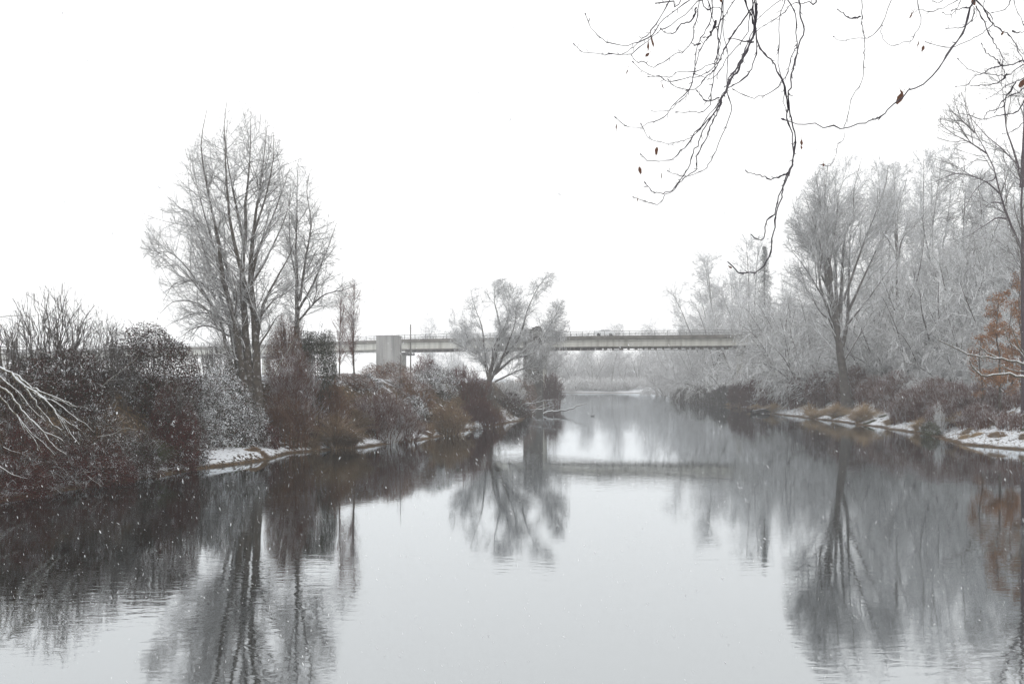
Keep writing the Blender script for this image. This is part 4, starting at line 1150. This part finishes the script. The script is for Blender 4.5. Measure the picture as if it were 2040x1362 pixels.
for px, d, top, k in [(858,470,634,4),(905,480,644,2)]:
    if px != 1130: put(k, px, d, top, 'ghostly bare tree in the haze behind the bridge railing left of the spreading tree', GRP4)

from collections import defaultdict
NTH = ['first','second','third','fourth','fifth','sixth','seventh','eighth','ninth','tenth','eleventh','twelfth','thirteenth','fourteenth','fifteenth','sixteenth']
for gn, fmt in ((GRP3, 'faint {} tree at the river bend, {} of its kind from the pier'), ('hazy shrubs at the river bend', 'hazy {} shrub on the far shore, {} of its kind from the pier'), (GRP4, 'ghostly {} tree behind the bridge, {} of its kind from the pole')):
    byk = defaultdict(list)
    for o_ in list(COL.objects):
        if o_.get('group') == gn:
            kk_ = next(i for i, p_ in enumerate(PR) if p_[0].children[0].data == o_.children[0].data)
            byk[kk_].append(o_)
    for kk_, L_ in byk.items():
        L_.sort(key=lambda o_: o_.location.x/o_.location.y)
        for i, o_ in enumerate(L_): o_['label'] = fmt.format(LOOK[kk_], NTH[i])
dg = defaultdict(list)
for q in WOOD: dg[(q[1], q[2], q[3])].append(q)
ORD = {1:[''],2:['taller','shorter'],3:['tallest','middle','shortest']}
for (a, b_, c_), L_ in dg.items():
    L_.sort(key=lambda t: t[4])
    for i, q in enumerate(L_):
        o_ = ORD.get(len(L_), [f'height ranked {n_}' for n_ in ('first','second','third','fourth','fifth','sixth')])[min(i, max(0,len(L_)-1))]
        q[0]['label'] = ((o_ + ' of the ') if o_ else '') + f"{b_} {a} tree{'s' if o_ else ''} {c_}"
# snow-laden conifer
def conifer(label, px, d, top, wpx):
    x, y, gz, zt, rx = place_of(px, d, top, wpx); H = zt-gz; org = np.array([x,y,gz])
    root = empty('conifer', org, label, 'tree')
    n = 12; P0 = np.stack([np.full(n,x)+rng.normal(0,.03,n), np.full(n,y), np.linspace(gz-.2, zt, n)],1)[None]; R0 = np.linspace(.32,.03,n)[None]
    mesh_obj('trunk',[tubes(P0,R0,8)],[M['bark_mist']],root,org)
    nb = 520; t = rng.uniform(.1,1,nb)**0.9; a = rng.uniform(0,2*math.pi,nb)
    L = rx*np.minimum(1,(1.03-t)*1.15)*rng.uniform(.6,1.15,nb)+.15
    u = np.linspace(0,1,6)
    P = np.zeros((nb,6,3))
    for i,q in enumerate(u):
        P[:,i,0] = x+np.cos(a)*L*q; P[:,i,1] = y+np.sin(a)*L*q; P[:,i,2] = gz+H*t+L*(.15*q-.55*q*q)
    mesh_obj('branches',[tubes(P,np.full((nb,6),.025),3)],[M['bark_mist']],root,org)
    m_ = 13000; k = rng.integers(0,nb,m_); j = rng.integers(1,6,m_)
    LP = P[k,j]+rng.normal(0,.16,(m_,3))-np.array([0,0,.15])
    mesh_obj('foliage',[leaf_quads(LP,np.zeros((m_,3)),.2,.4,5,0,asp=.4)],[M['conifer']],root,org)
conifer('narrow snow dusted conifer standing left of the fan crowned tree', 1523, 182, 490, 80)

# maroon shrub band
shr = [(1480,172,758,60,'misty maroon shrub beside the pale bridge column at the shore'),
 (1515,159,762,90,'maroon twiggy shrub above the dark log on the shore'),
 (1560,148,756,90,'maroon shrub just right of the one above the dark log'),
 (1605,138,752,90,'red brown shrub behind the straw grass strip'),
 (1650,130,745,95,'red brown shrub left of the foot of the fan crowned tree'),
 (1700,122,742,100,'dark maroon shrub hiding the foot of the fan crowned tree'),
 (1745,116,760,90,'maroon shrub behind the first orange grass tuft'),
 (1790,108,752,110,'wide dusky maroon shrub midway along the wooded bank'),
 (1815,97,785,90,'low maroon shrub leaning to the water midway along the wooded bank'),
 (1860,94,765,110,'dusky shrub above the dark green overhanging bush'),
 (1905,90,772,100,'brown red shrub behind the leaning orange grass'),
 (1880,86,810,60,'low dark shrub over the water beside the straw grass'),
 (1950,86,775,110,'brown shrub under the snow topped limb'),
 (2000,82,780,120,'olive brown shrub near the picture edge under the snow topped limb'),
 (2050,78,790,110,'brown shrub cut by the picture edge'),
 (2030,72.5,832,90,'dull brown shrub nearest the snowy shore at the picture edge'),
 (1975,76.5,826,70,'short brown shrub on the snow in front of the copper beech'),
 (1950,80,815,80,'reddish low shrub right of the leaning orange grass'),
 (1440,190,768,60,'misty red brown shrub under the bridge near the column'),
 (1400,208,768,60,'misty dark shrub overhanging the water under the bridge'),
 (1365,235,770,60,'hazy purple grey shrub at the water beyond the bridge')]
for px, d, top, wp, lab in shr:
    if d < 175: top -= 12
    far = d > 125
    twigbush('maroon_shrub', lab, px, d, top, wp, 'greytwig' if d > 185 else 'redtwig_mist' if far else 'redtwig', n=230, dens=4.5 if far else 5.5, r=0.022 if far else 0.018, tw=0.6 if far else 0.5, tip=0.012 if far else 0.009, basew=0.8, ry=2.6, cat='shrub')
twigbush('frosted_shrub', 'small white frosted bush standing out of the maroon shrubs', 1872, 84, 800, 36, 'twig_frost', n=40, dens=4, r=0.012, tw=0.4, basew=0.4)
bramble('overhanging_bush', 'dark green bush drooping into the water on the wooded bank', 1853, 83.6, 838, 46, 'greengrass', leaf=0.1, dens=1.0, canes=40)
bramble('overhanging_bush', 'dark round hollow bush on the snowy shore near the picture edge', 2005, 73, 853, 28, 'bramble', leaf=0.08, dens=1.0, canes=20)
for px, d, top, wp, mt, lab in [
 (1575,128,802,120,'straw','long strip of straw coloured grass behind the snowy shore'),
 (1530,142,803,60,'straw','short straw grass behind the dark log'),
 (1667,116,795,22,'straw','upright orange grass tuft among the maroon shrubs'),
 (1625,122,806,80,'straw','thin straw grass poking through the snow below the orange tuft'),
 (1723,106,802,34,'straw','orange grass tuft leaning beside the wide maroon shrub'),
 (1772,99,828,46,'straw','pale straw grass low at the water'),
 (1840,89,826,95,'straw','broad straw grass sweep above the dark green bush'),
 (1922,84,812,36,'straw','tall leaning orange grass over the snowy shore'),
 (1945,78,848,110,'tawny','brown grass fringe on the snow near the picture edge'),
 (1990,76,838,60,'tawny','olive grass patch below the brown shrub at the picture edge'),
 (1990,71.5,862,70,'tawny','thin tan grass on the snow slab under the copper beech'),
 (1930,74.5,862,60,'straw','sparse straw blades at the water below the leaning orange grass'),
 (2035,69,874,50,'tawny','brown grass tuft on the lowest snow at the picture edge'),
 (1500,156,804,50,'straw','straw grass strip behind the dark half sunken log'),
 (1465,172,801,40,'straw','straw grass at the shore under the end of the bridge'),
 (2035,71,858,60,'greengrass','greenish grass in the snow cut by the picture edge'),
 (1740,104,836,60,'greengrass','green brown grass between snowy shore and straw grass'),
 (1447,186,797,40,'straw','hazy straw grass on the point left of the bridge column')]:
    grass('grass_clump', lab, px, d, top, wp, mt, n=2600, droop=1.5, bw=0.015)
# dead stems, leaves and grass blades poking through the snow along both shores
nl = 100000
lx = rng.uniform(-26, 48, nl); ly = rng.uniform(30, 215, nl)
ld = sdist(lx, ly); kk = (ld > 0.0) & (ld < 4.5) & ((ld < .5) | (wn(lx, ly, 1.3, 5) + 0.6*wn(lx, ly, 0.5, 1) > -0.25+rng.normal(0,.2,nl))) & ((lx > 15) | (rng.random(nl) < .6))
lx, ly = lx[kk], ly[kk]; nl = len(lx); lz = height(lx, ly)-0.03
la = rng.uniform(0, 2*math.pi, nl); ll = rng.uniform(.12,.5,nl); le = rng.uniform(.2,1.3,nl)
u = np.linspace(0,1,3)
LP = np.stack([np.stack([lx+np.cos(la)*ll*q*le, ly+np.sin(la)*ll*q*le, lz+ll*(q-.4*le*q*q)],1) for q in u],1)
lr = np.full((nl,3), .012)*np.array([1,.8,.4])
hf = rng.random(nl) < .45
g = mesh_obj('undergrowth', [tubes(LP[hf], lr[hf], 3, 0), tubes(LP[~hf], lr[~hf], 3, 1)], [M['tawny'], M['rusty']])
tag(g, 'brown stems and grass blades poking through the snow along the shores', 'undergrowth', kind='stuff')
# half sunken log on the shore
o = empty('sunken_log', W(1505,822,141), 'dark half sunken log with snow on top lying at the shore', 'log')
og = tuple(o.location)
lp = resample([W(1497,822,140.5),W(1508,820,140.8),W(1522,818.5,141.2),W(1535,817,141.6)], 12, 0.02)
mesh_obj('trunk_section', [tubes(lp, 0.36+0.05*np.sin(np.arange(12)*1.7), 10)], [M['log']], o, og)
mesh_obj('branch_stub', [tubes(resample([W(1527,818,141.3),W(1532,812,141.3),W(1538,811,141.4)],6), np.linspace(.14,.05,6), 6), tubes(resample([W(1500,822,140.4),W(1498,815,140.4),W(1502,812,140.4)],6), np.linspace(.12,.05,6), 6)], [M['log']], o, og)

# ------------------------------------------------------------------ overhanging birch over the camera side
Zc = lambda p: [(1120+x*0.3084, y*0.3084) for x, y in p]
Zd = lambda p: [(1600+x*0.2643, y*0.2643) for x, y in p]
Ze = lambda p: [(1120+x*0.45098, y*0.45098) for x, y in p]
B1 = [Zc(q) for q in [
 [(690,0),(655,75),(600,170),(565,215),(520,255),(465,300),(405,335),(345,345),(260,342),(190,345),(130,335),(70,295)],
 [(815,0),(740,60),(670,110),(620,170),(570,225),(480,280),(430,290),(370,290),(290,268),(230,238),(170,160),(153,95)],
 [(870,10),(800,80),(740,140),(690,180),(640,205),(590,235),(530,290),(465,335),(400,350),(320,350)],
 [(870,50),(830,130),(770,170),(725,210),(690,208),(640,200)],
 [(882,0),(875,100),(860,190),(840,260),(785,330),(745,348),(650,400),(590,425),(540,410),(490,398),(458,370)],
 [(980,0),(965,90),(940,160),(905,230),(880,310),(860,400),(850,480),(835,550),(790,615),(740,665),(700,705),(640,730),(605,728),(583,712)],
 [(1120,0),(1060,70),(1010,150),(950,240),(890,340),(865,430),(840,540),(820,580),(760,640),(700,700),(670,745),(610,785),(560,800),(510,818),(450,822),(405,815),(355,768)],
 [(1030,0),(1025,130),(1015,220),(1005,310),(1000,400),(985,470),(980,560),(960,640),(940,690),(900,720),(860,732),(800,730),(750,725)],
 [(935,0),(960,90),(990,180),(1010,270),(1020,360),(990,400),(920,435),(840,460),(760,470),(705,500),(640,498),(580,492),(530,465),(470,405)],
 [(1045,0),(1035,120),(1010,300),(1000,400),(960,450),(890,490),(840,495),(770,515),(690,528),(620,505),(570,488)],
 [(1220,60),(1150,160),(1100,230),(1050,300),(1020,370),(985,440),(940,490),(890,540),(850,570),(800,578),(740,570),(680,540)],
 [(1240,0),(1215,100),(1195,200),(1140,280),(1060,380),(1020,440),(980,500),(930,505),(860,480)],
 [(1255,0),(1250,120),(1240,200),(1200,290),(1165,370),(1160,410),(1110,480),(1075,550),(1030,620),(990,690),(940,760),(890,830),(840,880),(790,905),(730,925),(690,935),(640,915),(570,892),(515,820)],
 [(1230,0),(1220,100),(1240,210),(1210,280),(1160,400),(1090,500),(1060,590),(1030,640),(1000,700),(960,770),(900,840),(850,880),(800,925),(760,980),(720,1023),(665,1037),(610,1033),(555,1037),(515,1003)],
 [(1260,20),(1245,180),(1200,330),(1130,420),(1080,530),(1040,620),(985,730),(930,820),(880,910),(850,1000),(800,1100),(760,1160),(710,1235),(660,1240),(615,1247),(575,1230),(545,1195)],
 [(1225,50),(1240,200),(1170,380),(1100,500),(1040,630),(1000,720),(950,820),(910,920),(880,1000),(865,1085),(830,1130),(780,1155),(720,1225),(680,1260),(630,1308),(560,1315),(510,1295),(475,1273)],
 [(1250,0),(1255,280),(1250,380),(1200,480),(1130,540),(1070,580),(1080,620),(1088,690),(1075,760),(1050,850),(1010,930),(980,1000),(950,1050),(920,1095),(870,1115),(830,1135),(790,1137),(740,1130),(690,1105)],
 [(1430,0),(1405,110),(1400,280),(1395,430),(1420,520),(1440,570),(1435,640),(1450,700)],
 [(1410,0),(1350,50),(1260,130),(1240,185)],
 [(1585,0),(1550,20),(1490,20),(1430,80),(1340,150),(1255,190)],
 [(1455,0),(1495,80),(1510,180),(1515,300),(1490,330),(1475,400),(1450,470),(1420,530),(1360,595),(1290,618),(1220,622),(1170,612),(1105,585)],
 [(1455,1120),(1410,1145),(1350,1160),(1290,1140),(1215,1120),(1175,1095)],
 [(900,0),(940,60),(1000,40),(1040,100),(1045,240),(1070,360),(1075,500),(1060,580)],
 [(720,0),(690,15),(650,5),(615,18)],
 [(990,130),(960,235),(920,230)],[(1235,270),(1170,268),(1100,255)],[(1010,640),(940,640),(885,605)],[(890,290),(850,290),(835,280)]]]
B1.append(Zc([(1180,0),(1210,90),(1240,190),(1265,280),(1310,350),(1360,400),(1395,460),(1430,530),(1450,600),(1445,700),(1450,770),(1480,830),(1485,930),(1490,1040),(1460,1130),(1420,1240)])+Ze([(960,850),(935,950),(905,970),(893,1010),(890,1060),(870,1058),(840,1045)]))
B1.append(Zc([(1525,0),(1550,100),(1550,210),(1520,320),(1500,420),(1480,480),(1475,560),(1450,620),(1460,700),(1490,780),(1505,870),(1495,960),(1490,1040),(1450,1150),(1430,1230)])+Ze([(970,870),(950,950),(940,1040),(920,1105),(905,1150),(870,1190),(835,1202),(780,1195),(740,1165)]))
B2 = [Zd(q) for q in [
 [(437,0),(445,60),(440,130),(458,190),(465,290),(470,390),(462,550),(430,640),(405,690),(365,780),(345,890),(315,950),(300,1030),(270,1100),(240,1200),(190,1258),(155,1240)],
 [(440,130),(400,145),(340,130),(295,95),(262,68)],
 [(670,0),(640,65),(595,170),(545,240),(500,275),(465,285),(400,290),(340,310),(270,305),(220,275)],
 [(875,0),(878,80),(885,180),(868,240),(820,300),(750,325),(690,352),(630,325),(600,260),(600,200)],
 [(1165,0),(1100,45),(1030,70),(950,82),(880,75),(835,100)],
 [(1300,0),(1360,70),(1420,165),(1390,220),(1330,265),(1240,310),(1140,340),(1060,348),(980,335),(935,318)],
 [(1300,60),(1350,120),(1400,230),(1450,320),(1490,420),(1505,490),(1520,580),(1525,640)],
 [(1350,60),(1420,165),(1500,230),(1560,280),(1600,350),(1665,460)],
 [(1255,60),(1200,70),(1160,75),(1120,60)],[(1200,0),(1170,60),(1130,100),(1090,118),(1055,90)],
 [(1290,60),(1280,130),(1240,180),(1160,215),(1080,212)],[(1560,0),(1540,50),(1500,85),(1450,98)],
 [(1585,0),(1600,80),(1640,135),(1665,180)],[(1290,0),(1270,60),(1300,90),(1310,130),(1290,150)],[(1370,0),(1360,50),(1380,80)],[(1060,0),(1020,20),(985,12)],
 [(1570,230),(1610,245),(1665,250)]]]
B3 = [Zd(q) for q in [
 [(1760,440),(1665,465),(1600,485),(1500,500),(1420,520),(1370,545),(1300,570),(1270,600),(1230,640),(1170,655)],
 [(1760,450),(1665,480),(1590,530),(1530,555),(1420,560),(1300,540),(1230,510),(1170,440)],
 [(1760,550),(1665,580),(1590,620),(1530,650),(1480,700),(1400,740)],
 [(1760,600),(1665,660),(1600,710),(1520,760),(1450,810),(1400,860),(1350,900),(1290,890),(1220,870),(1175,852)],
 [(1720,700),(1665,760),(1620,830),(1550,855),(1450,880),(1380,888)],
 [(1760,890),(1665,930),(1600,980),(1550,1000),(1500,1020)],
 [(1500,500),(1440,440),(1380,400),(1350,340)],[(1530,555),(1480,620),(1400,640),(1320,640),(1280,660)],
 [(1600,620),(1540,720),(1500,800),(1450,820)]]]
bc = (5.6, 1.0)
gzb = hgt(*bc)
borg = np.array([bc[0], bc[1], gzb])
birch = empty('birch_tree', borg, 'birch beside the camera hanging thin dark twigs with brown leaves from the top edge', 'tree')
trk = resample([(5.6,1,gzb-.2),(5.6,1,gzb+2),(5.5,1.1,gzb+4.5),(5.3,1.2,gzb+7.5)], 14, .02)
mesh_obj('trunk', [tubes(trk, np.linspace(.17,.07,14), 12)], [M['bark_birch']], birch, borg)
limb1 = resample([(5.5,1.1,gzb+3.4),(4.6,2.2,8.0),(3.2,4.2,8.6),(1.6,5.4,8.3)], 16, .02)
limb2 = resample([(5.45,1.1,gzb+2.8),(4.6,2.6,7.3),(3.6,4.4,7.35),(2.7,5.2,7.32)], 16, .01)
for L_, r_ in ((limb1,.05),(limb2,.04)):
    mesh_obj('limb', [tubes(L_, np.linspace(r_, .012, 16), 8)], [M['bark_birch']], birch, borg)
def nearest(Lm, p):
    i = np.argmin(np.linalg.norm(Lm-p, axis=1)); return Lm[i]
def hang(lines, dlo, dhi, r, limb, grp_sub=True, tipk=0.35, connect=True, sp=9):
    for q in lines:
        dd = rng.uniform(dlo, dhi)
        pts = [W(x+rng.normal(0,1.6), y+rng.normal(0,1.6), dd*(1+0.02*math.sin(i*.7))) for i, (x, y) in enumerate(q)]
        if connect and q[0][1] < 4:
            top = pts[0] + (pts[0]-pts[1])/max(np.linalg.norm(pts[0]-pts[1]),1e-6)*0.12
            nl = nearest(limb, top+np.array([0,0,.5]))
            pts = [nl, (nl+top)/2+np.array([0,0,.08]), top] + pts
        n = len(pts)*4
        P_ = resample(pts, n)
        u = np.linspace(0,1,n)
        R_ = r*rng.uniform(.8,1.15)*(1-(1-tipk)*u)
        jit = rng.normal(0, r*0.6, P_.shape); jit[0] = 0
        P_ = P_ + jit
        R_ = R_*(1+0.6*(rng.random(n) < 0.2))
        ch = [tubes(P_, R_, 6)]
        sp_P, sp_R = grow(P_[None], R_[None], dens=sp, t0=0.1, t1=1.0, ang=42, asd=12, ln=0.028*dd/5, r=r*.85, rtip=r*.3, npts=3, wob=.15, lfall=0.1)
        ch.append(tubes(sp_P, sp_R, 4))
        # terminal bud
        T = unit((P_[-1]-P_[-3])[None])[0]
        ch.append(tubes(np.array([P_[-1], P_[-1]+T*r*2.5, P_[-1]+T*r*5]), np.array([r*.4, r*.85, r*.2]), 5))
        mesh_obj('hanging_branch', ch, [M['birch_twig']], birch, borg)
hang(B1[:-2], 4.6, 5.6, 0.0046, limb1, sp=12)
hang(B1[-2:], 4.9, 5.1, 0.0046, limb1, sp=12, tipk=.75)
hang(B2, 4.2, 5.0, 0.0036, limb2)
hang(B3, 6.5, 7.5, 0.0052, limb2, connect=False, sp=5)
hang([Zd([(1290,0),(1255,60),(1230,150),(1210,230),(1160,320),(1100,390),(1055,455),(1000,520),(930,600),(860,660),(790,705),(720,770),(650,835),(580,880),(510,910),(450,935),(400,950),(320,958),(215,962),(100,948),(0,935)])+[(1580,244),(1562,240)]], 3.4, 3.4, 0.0056, limb2, sp=4, tipk=.25)
# twiglets on the cluster at the right edge
# dead leaves (own parts of the birch)
def leafpart(px, py, sz, d, rot, kind=0):
    c = W(px, py, d); s = sz/F*d
    shp = np.array([(0,-1),(0.35,-0.75),(0.62,-0.25),(0.58,0.2),(0.3,0.62),(0,1.0),(-0.34,0.6),(-0.55,0.15),(-0.6,-0.3),(-0.32,-0.78)]) if kind == 0 else \
          np.array([(0,-1),(0.16,-0.7),(0.25,-0.1),(0.2,0.5),(0.05,1),(-0.1,0.5),(-0.2,0),(-0.14,-0.6)])
    ca, sa = math.cos(rot), math.sin(rot)
    V = [[0,0.12*s,0]]
    for x, z in shp:
        x = x*0.75 + rng.normal(0,.07); z = z + rng.normal(0,.06)
        X = (x*ca - z*sa)*s; Zz = (x*sa + z*ca)*s
        V.append([X, rng.normal(0,.12)*s + 0.25*abs(x)*s, Zz])
    n = len(shp)
    V = np.array(V)+c
    Fc = np.array([[0,1+i,1+(i+1)%n] for i in range(n)])
    pet = np.array([c+np.array([-sa*s*1.0*1, 0, ca*s*1.0]), c+np.array([-sa*s*1.35, 0, ca*s*1.4]), c+np.array([-sa*s*1.45+.1*s, 0, ca*s*1.8])])
    V2 = V + np.array([0, 0.004, 0])
    mesh_obj('leaf', [(V, Fc, 0), (V2, Fc[:, ::-1], 0), tubes(pet, np.full(3, .0012*d/5), 4, 0)], [M['dead_leaf']], birch, borg)
for px, py, sz, rot, k in [(1250,141,7,-.3,1),(1320,171,6,.4,1),(1228,252,6,3.1,1),(1308,301,8,3.0,0),(1275,339,8,.2,0),(1318,350,6,.2,1),(1270,398,4,.1,1),(1597,284,6,.1,0),
      (1299,80,12,.25,1),(1291,92,11,-.05,1),(1290,109,6,-.9,0),(1455,532,4,1.0,0),(1436,0,5,.2,0),(1597,293,4,.2,0)]:
    leafpart(px, py, sz, 5.0, rot, k)
for px, py, sz, rot, k in [(1839,97,7,2.9,0),(1830,87,6,2.8,1),(1793,196,13,-.5,0),(1797,184,8,.6,1),(1816,30,8,-.5,1),(1998,66,5,-.6,0),(1641,328,4,.2,0),(1940,3,8,.4,0)]:
    leafpart(px, py, sz, 3.5 if px < 1800 and px > 1700 else 4.4, rot, k)
leafpart(2036, 166, 11, 6.8, -.6, 0)

# ------------------------------------------------------------------ falling snow (nobody could count it)
ns = 19000
dd = 7 + 48*rng.random(ns)**0.8
px = rng.uniform(-80, 2120, ns); py = rng.uniform(-60, 1420, ns)
P = np.stack([(px-1020)/F*dd, dd, CAMZ-(py-HOR)/F*dd], 1)
P = P[P[:,2] > 0.1]; ns = len(P)
dr = unit(np.array([0.35,0,-1.0])[None]+rng.normal(0,.35,(ns,3)))
ln = rng.uniform(0.006,0.016,ns)[:,None]*1.3
wd = np.clip(0.0026*np.exp(rng.normal(0,.45,ns)), .001, .008)
Pp = np.stack([P-dr*ln, P, P+dr*ln], 1)
g = mesh_obj('falling_snow', [tubes(Pp, np.stack([wd*.3, wd, wd*.3],1), 4)], [M['flake']])
tag(g, 'fine white snowflakes falling over the dark water', 'snowfall', kind='stuff')

# ------------------------------------------------------------------ haze
m = bpy.data.materials.new('haze_air'); m.use_nodes = True
nt = m.node_tree; nt.nodes.remove(nt.nodes['Principled BSDF'])
pv = nt.nodes.new('ShaderNodeVolumePrincipled')
pv.inputs['Color'].default_value = (0.97,0.975,0.985,1)
pv.inputs['Density'].default_value = 0.00092
pv.inputs['Anisotropy'].default_value = 0.2
nt.links.new(pv.outputs[0], nt.nodes['Material Output'].inputs['Volume'])
g = mesh_obj('haze', [box(-660, 460, -70, 890, -4, 48)], [m], smooth=False)
tag(g, 'pale snowy haze filling the river valley', 'haze', kind='stuff')
print('DONE', sum(len(o.data.polygons) for o in bpy.data.objects if o.type == 'MESH'))
